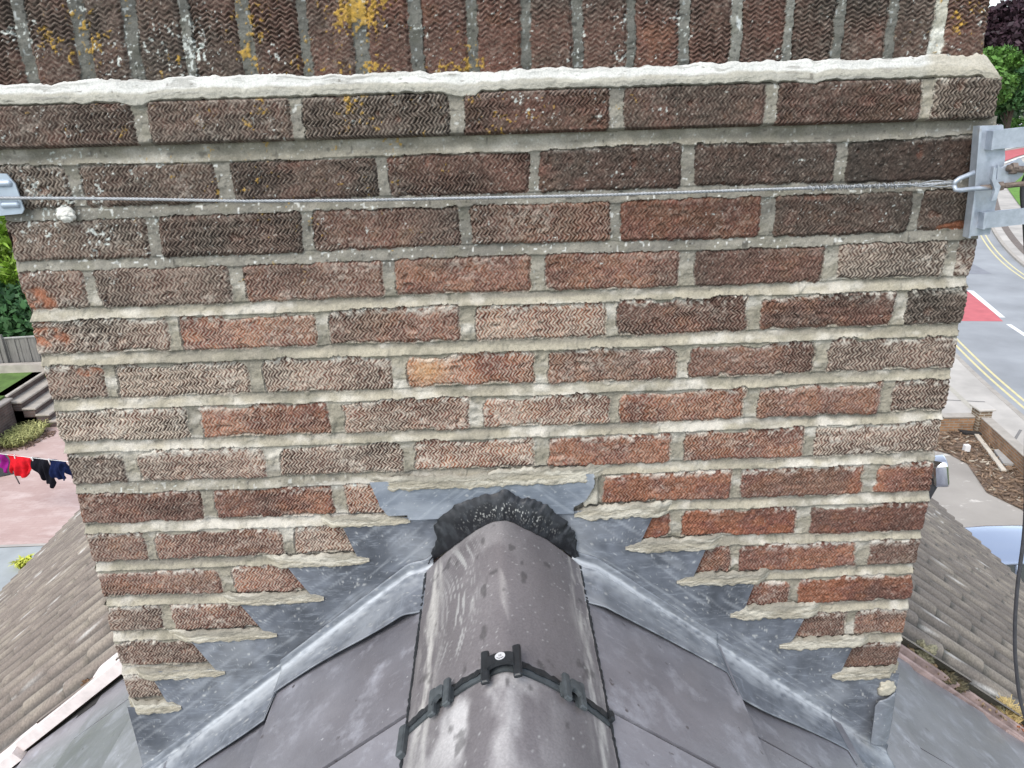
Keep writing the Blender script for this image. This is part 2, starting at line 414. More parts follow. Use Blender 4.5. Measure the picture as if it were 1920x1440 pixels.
    mort = mixc(mort, (.165, .152, .13), np.where(inbed, sst(-.25, .6, bp), .5) * fr * (.35 + .6 * fbm(U * 3.3, V * 12, 2, seed + 58)))  # joint darkens upward: trowel polish and painted shade under the brick above
    mort = mixc(mort, (.12, .11, .095), sst(-.0016, 0, d) * sst(.45, .65, f3) * .6)
    mort = mixc(mort, (.15, .14, .12), sst(.5, .75, fbm(U * 7, V * 30, 3, seed + 56)) * (.75 - .35 * fr))
    mort = mixc(mort, (.58, .545, .48), fr * sst(.46, .72, .6 * fbm(U * 9, V * 45, 3, seed + 59) + .4 * fbm(U * 45, V * 60, 3, seed + 61)) * .7)
    mort = mixc(mort, (.17, .16, .12), sst(.55, .75, fbm(U * 35, V * 50, 4, seed + 63)) * .45)
    mort = mixc(mort, (.62, .62, .58), sst(.84, .93, vn(U * 230, V * 230, seed + 62)) * (1 - fr) * .8)
    mort = mixc(mort, (.05, .047, .04), sst(.86, .95, vn(U * 150, V * 150, seed + 64)) * (.7 - .4 * fr))
    if comb != 'h': mort = mort * (.60 + .3 * sst(.55, .8, fbm(U * 5, V * 2, 2, seed + 60)) + .9 * (fr > .5))[..., None] * np.array((.95, 1.0, 1.04), np.float32)
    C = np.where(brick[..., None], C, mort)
    if lichen is not None:
        L, W = lichen(U, V)
        g = .6 * fbm(U * 230, V * 230, 3, seed + 66) + .4 * fbm(U * 45, V * 45, 2, seed + 67)
        mL = sst(.62, .70, g * .8 + L * .26); C = mixc(C, (.44, .27, .05), mL * (L > .02) * (.55 + .45 * fbm(U * 300, V * 300, 2, seed + 68)))
        H = H + .0012 * mL * (L > .02)
        mW = sst(.62, .70, (.65 * fbm(U * 260, V * 260, 3, seed + 70) + .35 * fbm(U * 40, V * 40, 2, seed + 71)) * .8 + W * .33); C = mixc(C, (.52, .54, .50), mW * (W > .02))
    return H, brick, C
def face_split(P, brick, C, name_b, name_m, parent, keep=None, mb=None, mm=None):
    ny, nx = brick.shape
    F = gridF(ny, nx)
    cnt = brick.reshape(-1)[F].sum(1)
    if keep is not None:
        kf = keep.reshape(-1)[F].all(1); F = F[kf]; cnt = cnt[kf]
    for nm, sel, mt in ((name_b, cnt >= 2, mb or M_brick), (name_m, cnt < 2, mm or M_mortar)):
        if sel.any():
            v, c, f = submesh(P, C, F[sel]); npmesh(nm, v, f, mt, parent, c)

chim = empty("chimney", (0.057, 0.45, -0.9), "rustic combed brick chimney stack with soldier course top and pale mortar joints", "chimney")

def fresh_front(U, V):
    return np.clip(.55 * sst(.322, .332, V) + sst(.19, .10, V + .05 * (fbm(U * 4, V * 4, 2, 77) - .5)) * (1 - .5 * sst(-.1, -.3, U) * sst(-.16, -.185, V) * sst(-.215, -.2, V)), 0, 1)  # top joint lightened to offset the projecting course's shade; lower joints fresh mortar
def lich_front(U, V):
    L = np.zeros(U.shape); 
    for (x, z, r, a) in ((-.1, .345, .08, .42), (-.3, .33, .12, .3), (-.12, .3, .1, .2)):
        L = np.maximum(L, a * np.exp(-((U - x) ** 2 + (V - z) ** 2) / r ** 2))
    W = .10 * sst(.12, .25, V) + .35 * np.exp(-((U + .55) ** 2 + (V - .27) ** 2) / .1 ** 2) + .3 * np.exp(-((V + .195) / .012) ** 2) * (U < .1)
    return L, W
ST = 0.00125
us = np.arange(XL, XR + ST / 2, ST); vs = np.arange(-0.87, 0.357, ST)
U, V = np.meshgrid(us, vs)
cl = [(BED(k), BED(k - 1), COURSES[k][0], COURSES[k][1]) for k in range(16, 1, -1)]
H, B, C = brick_field(U, V, cl, 3, fresh=fresh_front, lichen=lich_front)
# broken, bright orange patches on a few arrises
for (x, z, rx, rz) in ((-.648, .125, .03, .028), (-.645, .075, .036, .018), (-.596, .018, .022, .007), (.745, .196, .03, .012)):
    w = sst(1.15, .85, np.hypot((U - x) / rx, (V - z) / rz) + .5 * (fbm(U * 60, V * 60, 3, 5) - .5)) * B
    w = w * sst(.3, .55, fbm(U * 70 + x * 99, V * 70, 3, 6)); C = mixc(C, np.array((.33, .125, .065)), w * .75); H = H - .003 * w
C = mixc(C, (.5, .28, .12), np.exp(-((U + .07) ** 2 / .03 ** 2 + (V - 0.0) ** 2 / .022 ** 2)) * .55 * B)
edge = np.minimum(U - XL, XR - U)
jag = .010 * (fbm(V * 26, V * 0 + 3, 3, 88) - .45) * sst(.02, 0, edge)
sgn = np.where(U > .05, 1, -1)
back = .016 * sst(.006, 0, edge) ** 2
Px = U + sgn * jag
Pf = np.stack([Px, -H + back + .0, V], -1)
keep = V > (-.256 - .785 * np.abs(U - .04)) - .03
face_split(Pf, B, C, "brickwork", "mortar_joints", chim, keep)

# side and back faces, coarser
def side_face(x, sgn, seed, ylen=0.9):
    us = np.arange(0.006, ylen, .004); vs = np.arange(-1.0, .357, .004)
    U, V = np.meshgrid(us, vs); cs = []
    for k in range(18, 1, -1):
        off = .11 if k % 2 else .22
        cs.append((BED(k), BED(k - 1), list(np.arange(off, 1.0, .225)), [(hsh(k, q), hsh(q, k) * .6, hsh(k + q, 3) * .7) for q in range(6)]))
    H, B, C = brick_field(U, V, cs, seed, fresh=lambda a, b: sst(.19, .1, b))
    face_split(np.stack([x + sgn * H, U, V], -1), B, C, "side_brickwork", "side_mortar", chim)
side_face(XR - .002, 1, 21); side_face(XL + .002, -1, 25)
MB().box((.057, .455, -.32), (1.425, .885, 1.35)).build("chimney_core", M_dark, chim)

# projecting course
C1Y = -0.015
def slab_face(name, x0, x1, z0, z1, yf, joints, prm, seed, comb, jb, jp, lich, fr, step=.00125, jagA=.008, depth=.13):
    us = np.arange(x0, x1, step); vs = np.arange(z0, z1, step); U, V = np.meshgrid(us, vs)
    H, B, C = brick_field(U, V, [(z0 - .02, z1 + .02, joints, prm)] if comb == 'v' else [(z0 - .006, z1 + .006, joints, prm)], seed, comb=comb, jb=jb, jp=jp, fresh=fr, lichen=lich)
    e = np.minimum(U - x0, x1 - U); ez = np.minimum(V - z0, z1 - V)
    s_ = np.where(U > .05, 1, -1)
    Px = U + s_ * jagA * (fbm(V * 30, V * 0 + 1, 3, seed) - .45) * sst(.015, 0, e)
    P = np.stack([Px, yf - H + .014 * sst(.006, 0, e) ** 2 + .01 * sst(.006, 0, ez) ** 2, V], -1)
    return P, B, C
def lich_top(U, V):
    L = np.zeros(U.shape); W = np.full(U.shape, .2)
    for (x, z, r, a) in ((-.12, .52, .05, 1.15), (-.13, .545, .06, 1.0), (-.27, .51, .04, .8), (-.28, .47, .03, .6), (-.14, .45, .05, .75), (-.2, .455, .05, .55), (0, .443, .04, .5),
                         (-.5, .5, .06, .7), (-.47, .46, .05, .4), (.68, .48, .05, .5), (.72, .455, .04, .4), (-.38, .455, .04, .35)):
        L = np.maximum(L, a * np.exp(-((U - x) ** 2 + (V - z) ** 2) / r ** 2))
    for (x, z, r, a) in ((-.57, .5, .05, .5), (-.43, .48, .05, .55), (-.36, .47, .06, .5), (.31, .47, .04, .35), (.24, .46, .05, .4)):
        W = np.maximum(W, a * np.exp(-((U - x) ** 2 + (V - z) ** 2) / r ** 2))
    return L, W
def lich_c1(U, V):
    L = np.zeros(U.shape); W = np.full(U.shape, .12)
    for (x, z, r, a) in ((-.13, .405, .06, .55), (-.3, .395, .07, .42), (.02, .395, .1, .45), (-.5, .39, .06, .4), (.2, .39, .07, .3)):
        L = np.maximum(L, a * np.exp(-((U - x) ** 2 + (V - z) ** 2) / r ** 2))
    return L, W
X0c, X1c = -.69, .765
fr0 = lambda U, V: np.full(U.shape, .12)
c1prm = [(.45,.25,.6),(.4,.3,.6),(.25,.3,.75),(.5,.1,.5),(.35,.15,.6),(.45,.1,.6),(.15,.4,.75),(.2,.4,.7)]
P, B, C = slab_face("c1", X0c, X1c, .3525, .4125, C1Y, [-.436, -.223, -.002, .222, .439, .66], c1prm, 41, 'h', .006, .018, lich_c1,
                    lambda U, V: np.where(np.abs(U - .655) < .03, 1.0, .2))
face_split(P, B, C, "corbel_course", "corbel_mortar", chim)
mb = MB()
mb.box(((X0c + X1c) / 2, .432, .3825), (X1c - X0c - .012, .85, .057)).build("corbel_body", mat_plain("brick_core", (.11, .07, .055), .95, .4, 60, bump=.003), chim)
# soldier course on end
sj = [-.643, -.573, -.496, -.429, -.356, -.278, -.2, -.125, -.05, .025, .097, .168, .24, .313, .385, .458, .528, .602, .667]
sprm = [(.1 + .42 * hsh(i, 4), .14, .85 - .35 * hsh(i, 9)) for i in range(20)]
for i in (8, 9, 10, 13, 14, 15): sprm[i] = (.42, .1, .55)
sY = -.004
P, B, C = slab_face("s", -.70, .737, .425, .645, sY, sj, sprm, 53, 'v', .004, .0165, lich_top, lambda U, V: np.where(np.abs(U - .667) < .03, .8, .05))
# joints here are dark weathered
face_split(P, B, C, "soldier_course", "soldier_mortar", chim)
MB().box((.018, .405, .527), (1.42, .785, .234)).build("soldier_body", bpy.data.materials["brick_core"], chim)
MB().box((.018, .40, .66), (1.46, .85, .03), bev=.01).build("mortar_cap", mat_plain("cement_cap", (.35, .34, .3), .9, .2, 20, bump=.002), chim)
# white cement fillet between the projecting course and the soldiers
def fillet(x0, x1):
    us = np.arange(x0, x1, .0016); ts = np.linspace(0, 1, 44); Uf, T = np.meshgrid(us, ts)
    top = .4385 + .006 * (fbm(Uf * 12, Uf * 0, 3, 61) - .5) + .007 * (fbm(Uf * 60, Uf * 0 + 5, 4, 62) - .5)
    bot = .4105 - .008 * sst(.6, .85, fbm(Uf * 16, Uf * 0 + 2, 3, 63)) - .004 * (fbm(Uf * 110, Uf * 0, 2, 64) - .4)
    lump = .0022 * (fbm(Uf * 55, T * 1.6, 3, 65) - .5) + .0012 * (fbm(Uf * 260, T * 7, 2, 66) - .5) + 0
    Z = bot + (top - bot) * T
    yb = C1Y + .001; yt = sY - .003
    Y = yb + (yt - yb) * sst(.30, 1.0, T) ** .8 - lump * 1.3
    Y = Y + .006 * sst(.10, 0, T) + .004 * sst(.9, 1, T)
    g = fbm(Uf * 18, T * 2.5, 4, 67)
    Cc = np.empty(Uf.shape + (3,), np.float32); Cc[:] = (.56, .555, .52)
    Cc = mixc(Cc, (.35, .33, .27), sst(.60, .46, T + .25 * (g - .5)) * .85)
    Cc = mixc(Cc, (.34, .33, .30), sst(.55, .75, fbm(Uf * 11, T * 6, 4, 71)) * .5)
    Cc = Cc * (.85 + .3 * g)[..., None]
    Cc = mixc(Cc, (.12, .11, .09), sst(.90, .97, vn(Uf * 120, T * 9, 68)) * .7)
    Cc = mixc(Cc, (.30, .29, .25), sst(.05, .0, T + .05 * (g - .5)) * .6 + .3 * sst(.7, .8, fbm(Uf * 7, T * 1.5, 3, 69)))
    Cc = mixc(Cc, (.42, .385, .31), sst(.645, .665, Uf + .02 * (g - .5)) * .8)
    Cc = mixc(Cc, (.2, .19, .165), sst(.62, .75, fbm(Uf * 30, T * 7, 4, 72)) * .5)
    Xf = np.where(Uf > .66, .66 + (Uf - .66) * (1 - .27 * T), Uf)
    npmesh("cement_fillet", np.stack([Xf, Y, Z], -1), gridF(*Uf.shape), M_mortar, chim, Cc)
    return yb
fillet(-.70, .7625)
# sloped fillet end on the right return
MB().prism([(.737, .0, .4385), (.7585, -.008, .4095), (.7585, .8, .4095), (.737, .8, .4385)], (-1, 0, -1), .012).build("cement_return", mat_plain("cement_return", (.56, .54, .47), .9, .12, 40, bump=.001), chim)

# ---- pointing smeared over the tops of the stepped lead
def lump_strip(bm_list, x0, x1, z, hh, tip_left, seed, yb=-.0095):
    n = max(20, int(abs(x1 - x0) / .002)); us = np.linspace(x0, x1, n); ts = np.linspace(-1, 1, 23); Uf, T = np.meshgrid(us, ts)
    fr_ = (Uf - x0) / (x1 - x0); tp = fr_ if tip_left else 1 - fr_
    taper = np.clip(tp * 6, 0.10, 1) ** .5
    fade = sst(0, .22, 1 - tp)
    zc = z + .003 * (fbm(Uf * 14, Uf * 0, 2, seed) - .5) - .002 * (1 - taper)
    hh = hh * (.82 + .36 * hsh(seed, 5))
    h2 = hh * taper * (1 + .8 * (fbm(Uf * 110, T * 0 + np.sign(T), 3, seed + 2) - .5))
    Z = zc + h2 * T
    Y = yb - (.0016 * np.clip(1 - T ** 4, 0, 1) * (.4 + .6 * taper) - .0016 * T) * (.35 + .65 * fade) + .018 * (1 - fade) - .003 * (fbm(Uf * 70, T * 2, 3, seed + 4) - .5) - .0025 * (fbm(Uf * 240, T * 6, 2, seed + 5) - .5) + .006 * (np.abs(T) > .98)
    g = fbm(Uf * 20, T * 1.5, 4, seed + 6)
    Cc = np.empty(Uf.shape + (3,), np.float32); Cc[:] = (.34, .308, .24)
    Cc = mixc(Cc * (.66 + .6 * g)[..., None], (.20, .19, .165), sst(-.1, .7, T + 1.2 * (fbm(Uf * 9, T * 2, 3, seed + 8) - .5)) * .5)
    Cc = mixc(Cc, (.54, .51, .43), sst(.45, .7, fbm(Uf * 22, T * 2, 4, seed + 9)) * .6)
    Cc = mixc(Cc, (.15, .14, .115), sst(.6, .75, fbm(Uf * 60, T * 4, 3, seed + 10)) * .5)
    bm_list.append((np.stack([Uf, Y, Z], -1), Cc))
strips = []
tipsR = [.168, .257, .35, .451, .548, .655]; tipsL = [-.118, -.194, -.281, -.373, -.478, -.571]
nxtR = [.315, .405, .497, .598, .70, .785]; nxtL = [-.245, -.35, -.44, -.54, -.622, -.67]
for i in range(6):
    lump_strip(strips, tipsR[i] - .004, nxtR[i] + .03 * (i < 5), BED(9 + i) + (.002 if i else -.002), .0118, True, 100 + i)
    lump_strip(strips, nxtL[i] - .03 * (i < 5), tipsL[i] + .004, BED(9 + i) - (.004 if i > 3 else 0), .0105, False, 120 + i)
lump_strip(strips, -.185, .06, BED(8) - .006, .013, False, 140, -.014)
lump_strip(strips, .0, .225, BED(8) - .002, .013, True, 143, -.013)
lump_strip(strips, .176, .21, BED(9) + .036, .02, True, 146, -.006)
Vs = []; Fs = []; Cs = []; off = 0
for P_, C_ in strips:
    Vs.append(P_.reshape(-1, 3)); Cs.append(C_.reshape(-1, 3)); Fs.append(gridF(*P_.shape[:2]) + off); off += len(Vs[-1])
npmesh("lead_pointing", np.concatenate(Vs), np.concatenate(Fs), M_mortar, chim, np.concatenate(Cs))
# old white plug of filler on the bed joint near the left corner
def blob(name, c, rx, ry, rz, seed, mat, parent, n=26, amp=.35, fq=3.0, flat=None):
    th = np.linspace(0, 2 * np.pi, n * 2); ph = np.linspace(-np.pi / 2, np.pi / 2, n); T, Pp = np.meshgrid(th, ph)
    x, y, z = np.cos(Pp) * np.cos(T), np.cos(Pp) * np.sin(T), np.sin(Pp)
    k = 1 + amp * (fbm(x * fq + 5, y * fq + z * fq * 1.7 + 5, 3, seed) - .5) * 2
    k[:, -1] = k[:, 0]
    P = np.stack([c[0] + rx * x * k, c[1] + ry * y * k, c[2] + rz * z * k], -1)
    return npmesh(name, P, gridF(*T.shape), mat, parent)
blob("filler_plug", (-.569, -.006, .262), .013, .007, .0105, 5, mat_plain("filler_white", (.7, .68, .62), .9, .15, 200, bump=.002), chim)

# ================================================================== ROOF GEOMETRY
T_, X0, Z0 = .785, .04, -.272
def roof_z(x): return Z0 - T_ * abs(x - X0)
SL = math.sqrt(1 + T_ * T_)
VERGE = .60

slate_roof = empty("slate_roof", (X0, -1.0, -4.3), "grey slate roof sloping away on both sides in front of the chimney", "roof")
def slate_slope(sg, first, joint0, eave=5.0):
    mb = MB(); n = Vector((sg * T_, 0, 1)).normalized(); dn = Vector((sg, 0, -T_)).normalized()
    ax = (dn, Vector((0, 1, 0)), n if sg > 0 else n)
    d_prev = .0; k = 0; d = first
    while d < eave:
        top = max(d_prev - .12, 0.02)
        # upright joints of the course
        w = .5; y = joint0[k % len(joint0)] - w * 8
        while y < VERGE:
            y0, y1 = y + .0036, min(y + w - .0036, VERGE)
            if y1 - y0 > .03 and y1 > -3.6:
                jz = (hsh(k, round(y * 10)) - .5) * .003
                ln = (d - top) * SL
                lift = .015 + jz * 2
                a = math.atan2(lift, ln)
                dn2 = dn * math.cos(a) + n * math.sin(a) ; n2 = n * math.cos(a) - dn * math.sin(a)
                mid = (top + d) / 2
                c = Vector((X0 + sg * mid, (y0 + y1) / 2, Z0 - T_ * mid)) + n * (lift / 2 + .002)
                mb.box(c, (ln + (hsh(k, y) - .5) * .006, y1 - y0, .0048), (dn2, Vector((0, 1, 0)) , n2))
            y += w
        d_prev = d; d += .2483; k += 1
    mb.build("slate_slope", M_slate, slate_roof)
    # battens/underlay below
    m2 = MB(); c = Vector((X0 + sg * 2.5, -1.5, Z0 - T_ * 2.5)) - n * .02
    m2.box(c - dn * .12, (4.7 * SL, 4.15, .02), ax).build("underlay", M_dark, slate_roof)
slate_slope(-1, .395, [-.338, -.21, .45, -.06])
slate_slope(1, .381, [-.345, -.205, .43, .12])

# ---- ridge tiles
def ridge_prof(dx): return -.263 - .098 * (abs(dx) / .132) ** 1.45
def ridge_tile(y0, y1, label, bright, seed):
    t = empty("ridge_tile", (X0, (y0 + y1) / 2, -.36), label, "ridge tile", "ridge tiles along the roof apex")
    us = np.linspace(-1, 1, 121); ys = np.linspace(y0, y1, 130); Uu, Yy = np.meshgrid(us, ys)
    dx = Uu * .132
    Z = -.263 - .098 * np.abs(Uu) ** 1.45 + .0015 * (fbm(Uu * 3, Yy * 9, 3, seed) - .5) + .0006 * (fbm(Uu * 30, Yy * 200, 2, seed + 1) - .5)
    e = np.minimum(Yy - y0, y1 - Yy); Z = Z - .004 * sst(.006, 0, e)
    X = X0 + dx + .0015 * (fbm(Yy * 30, Uu * 2, 2, seed + 3) - .5)
    g = fbm(Uu * 3, Yy * 8, 4, seed + 5)
    Cc = np.empty(X.shape + (3,), np.float32); Cc[:] = (.160, .146, .150)
    Cc = Cc * (.75 + .5 * g)[..., None]
    st = fbm(Uu * 22, Yy * 16, 4, seed + 8)
    wl = np.exp(-((Uu + .84) / .09) ** 2) + 1.0 * np.exp(-((Uu - .9) / .09) ** 2)
    Cc = mixc(Cc, (.50, .48, .45), np.clip(wl * sst(.35, .7, st) * .95, 0, 1))
    # curved trowel scratches on the left flank
    rr = np.hypot((Uu + 1.35) * .132 * 1.6, (Yy - (y0 + .17)) * .8); sc = sst(.62, .75, vn(rr * 420, Yy * 14, seed + 11)) * np.exp(-((Uu + .5) / .2) ** 2) * sst(.09, .05, np.abs(Yy - y0 - .19) * .5)
    Cc = mixc(Cc, (.5, .5, .48), np.clip(sc, 0, 1) * .6 * bright[0])
    # sheen painted pale over crown and left flank; broken crown streak after
    Cc = mixc(Cc, (.54, .52, .51), np.clip(bright[1] * 1.25 * sst(.35, .65, fbm(Uu * 4 + 3, Yy * 14, 4, seed + 13)) * np.exp(-((Uu + .3) / .5) ** 2) * sst(.30, .0, y1 - Yy), 0, 1) * .9)
    Cc = mixc(Cc, (.36, .34, .33), sst(.5, .6, fbm(Uu * 5 - 2 + Yy * 9, Yy * 5, 3, seed + 15)) * np.exp(-((Uu - .0) / .04) ** 2) * bright[0] * .7)
    Cc = mixc(Cc, (.55, .55, .53), sst(.955, .985, vn(Uu * 60, Yy * 330, seed + 17)) * .45)
    Cc = mixc(Cc, (.05, .047, .047), sst(.72, .8, fbm(Uu * 9 + 8, Yy * 30, 3, seed + 19)) * .6)
    P = np.stack([X, Yy, Z], -1)
    # thickness: underside grid plus rim
    th = .013
    nx = len(us); ny = len(ys)
    nv = np.stack([np.gradient(Z, axis=1) / -np.maximum(np.gradient(X, axis=1), 1e-6), 0 * Z, np.ones_like(Z)], -1)
    nv /= np.linalg.norm(nv, axis=-1, keepdims=True); nv[..., 0] *= 1
    Pb = P - nv * th
    i = np.arange(ny * nx).reshape(ny, nx); o = ny * nx
    F = [gridF(ny, nx), gridF(ny, nx)[:, ::-1] + o]
    for a in (i[0], i[-1], i[:, 0], i[:, -1]):
        F.append(np.stack([a[:-1], a[1:], a[1:] + o, a[:-1] + o], -1))
    npmesh("tile_shell", np.concatenate([P.reshape(-1, 3), Pb.reshape(-1, 3)]), np.concatenate(F), M_ridge, t, np.concatenate([Cc.reshape(-1, 3)] * 2))
    return t
ridge_tile(-.362, -.012, "smooth brown-grey ridge tile butting the chimney, scratched, its end bedded in black mastic", (1, .25), 200)
ridge_tile(-.83, -.378, "ridge tile nearest the camera, its pale sheen painted on, in front of the black clips", (.2, 1.0), 230)
ridge_tile(-1.29, -.846, "ridge tile behind the viewpoint at the near end of the roof", (.2, .3), 260)

# black union strip with clips between the two ridge tiles
un = empty("ridge_union", (X0, -.37, -.36), "black plastic union strip with clips joining the two ridge tiles", "roof clip")
def ridge_sweep(name, y0, y1, off0, off1, mat, parent, u0=-1.02, u1=1.02, n=70, rag=0.0):
    us = np.linspace(u0, u1, n); top = []; 
    rows = [(y0, off0), (y0, off1), (y1, off1), (y1, off0)]
    V_ = []
    for (y, o) in rows:
        for u in us:
            V_.append((X0 + u * .132 * (1 + o * 3), y + rag * (hsh(u * 91, y) - .5), ridge_prof(u * .132) + o + rag * .6 * (hsh(u * 37, y + o) - .5)))
    F = []
    for r in range(4):
        for k in range(n - 1):
            a = r * n; b = ((r + 1) % 4) * n
            F.append((a + k, a + k + 1, b + k + 1, b + k))
    F.append((0, n, 2 * n, 3 * n)); F.append((n - 1, 4 * n - 1, 3 * n - 1, 2 * n - 1))
    return npmesh(name, np.array(V_), F, mat, parent, smooth=False)
ridge_sweep("joint_seal", -.3705, -.361, -.012, .0022, M_plastic, un, rag=.003)
ridge_sweep("union_strip", -.3785, -.370, -.012, .0002, M_plasticg, un)
def clip(u, big=True, badge=False, name="clip"):
    """H shaped clip straddling the joint"""
    mb = MB(); dx = u * .132; z = ridge_prof(dx)
    sl = (ridge_prof(dx + .004) - ridge_prof(dx - .004)) / .008
    tx = Vector((1, 0, sl)).normalized(); n = Vector((-sl, 0, 1)).normalized(); fy = Vector((0, 1, 0))
    w, l = (.052, .055) if big else (.036, .044)
    c = Vector((X0 + dx, -.378, z))
    for s in (-1, 1):
        mb.box(c + tx * (s * (w / 2 - .0055)) + n * .0095, (.0105, l, .007), (tx, fy, n), bev=.0015)
        mb.box(c + tx * (s * (w / 2 - .0055)) + n * .004 , (.008, l * .5, .008), (tx, fy, n))
    # arched bridge
    k = 14; pts = []
    for j in range(k + 1):
        a = math.pi * j / k
        pts.append((math.cos(a) * (w / 2 - .009), math.sin(a)))
    vs = []; fs = []
    for (x, s) in pts:
        yb = -.012 + .010 * s + .002; yt = .010 + .006 * s
        for yy, zz in ((yb, .008), (yt, .008), (yt, .0145), (yb, .0145)):
            vs.append(c + tx * x + fy * yy + n * zz)
    for j in range(k):
        for q in range(4):
            fs.append((j * 4 + q, j * 4 + (q + 1) % 4, j * 4 + 4 + (q + 1) % 4, j * 4 + 4 + q))
    fs += [(0, 1, 2, 3), (k * 4 + 3, k * 4 + 2, k * 4 + 1, k * 4)]
    mb.add(vs, fs)
    o = mb.build(name, M_plastic if big else M_plasticg, un)
    if badge:
        b = MB(); cc = c + n * .0147 + fy * .0085
        ring = [cc + tx * (.0066 * math.cos(t)) + fy * (.0066 * math.sin(t)) for t in np.linspace(0, 2 * math.pi, 28, endpoint=False)]
        b.prism(ring, n, .0006); ob = b.build("badge", M_badge, o)
        i = MB()
        for s in (-1, 1):
            i.box(cc + tx * (s * .0011) + n * .0008 + fy * .0006, (.0008, .0032, .0005), (tx, fy, n))
        arc = [cc + n * .0009 + tx * (.0046 * math.cos(t)) + fy * (.0046 * math.sin(t)) for t in np.linspace(math.pi * 1.15, math.pi * 1.85, 9)]
        i.tube(arc, .0004, 5); i.build("badge_mark", M_badge_ink, ob)
    return o
clip(-.03, True, True); clip(-.60, False); clip(.60, False)
mb = MB(); n_ = Vector((-T_, 0, 1)).normalized(); dn_ = Vector((-1, 0, -T_)).normalized()
mb.box(Vector((X0 - .134, -.392, roof_z(X0 - .134) + .018)), (.012, .048, .014), (dn_, Vector((0, 1, 0)), n_), bev=.002)
mb.build("clip_foot", M_plasticg, un)
mb = MB(); n_ = Vector((T_, 0, 1)).normalized(); dn_ = Vector((1, 0, -T_)).normalized()
mb.box(Vector((X0 + .134, -.366, roof_z(X0 + .134) + .018)), (.008, .016, .012), (dn_, Vector((0, 1, 0)), n_), bev=.002)
mb.build("clip_foot", M_plastic, un)
# ragged black bead under the edges of the ridge tiles
bead = empty("sealant_bead", (X0, -.4, -.37), "ragged black sealant line under both long edges of the ridge tiles", "sealant")
for s in (-1, 1):
    pts = []; rs = []
    for y in np.linspace(-1.2, -.02, 240):
        pts.append((X0 + s * (.1325 + .0015 * (hsh(y * 31, s) - .5)), y, -.3635 + .002 * (hsh(y, s * 3) - .5))); rs.append(.0026 + .0014 * hsh(y * 17, s + 2))
    MB().tube(pts, rs, 6).build("bead", M_plastic, bead, True)

# ================================================================== LEAD
CZ0 = -.262
def crease_z(x): return CZ0 - .785 * np.abs(x - X0)
R_ = .010
def lead_col(Uu, Vv, seed, dark=0.0, sheen_wear=0.0):
    a = np.cos(.66); b = np.sin(.66)
    al = Uu * a - np.sign(Uu - X0) * Vv * b; ac = Uu * b + np.sign(Uu - X0) * Vv * a
    g = fbm(al * 9, ac * 30, 4, seed); h = fbm(Uu * 9, Vv * 9, 4, seed + 4); st = fbm(al * 14, ac * 160, 3, seed + 8)
    C = np.empty(Uu.shape + (3,), np.float32); C[:] = (.135, .148, .172)
    C = mixc(C, (.22, .236, .262), sst(.3, .75, g * .6 + h * .4) * (1 - dark * .6))
    C = mixc(C, (.082, .09, .105), sst(.42, .66, h) * (.15 + .75 * dark))
    C = mixc(C, (.40, .42, .44), sst(.58, .78, st) * .34)
    C = mixc(C, (.5, .5, .48), sst(.88, .95, vn(al * 130, ac * 330, seed + 12)) * .7)
    C = C * (.68 + .64 * fbm(Uu * 70, Vv * 70, 3, seed + 15))[..., None]
    return mixc(C, (.50, .52, .54), np.clip(sheen_wear, 0, 1))
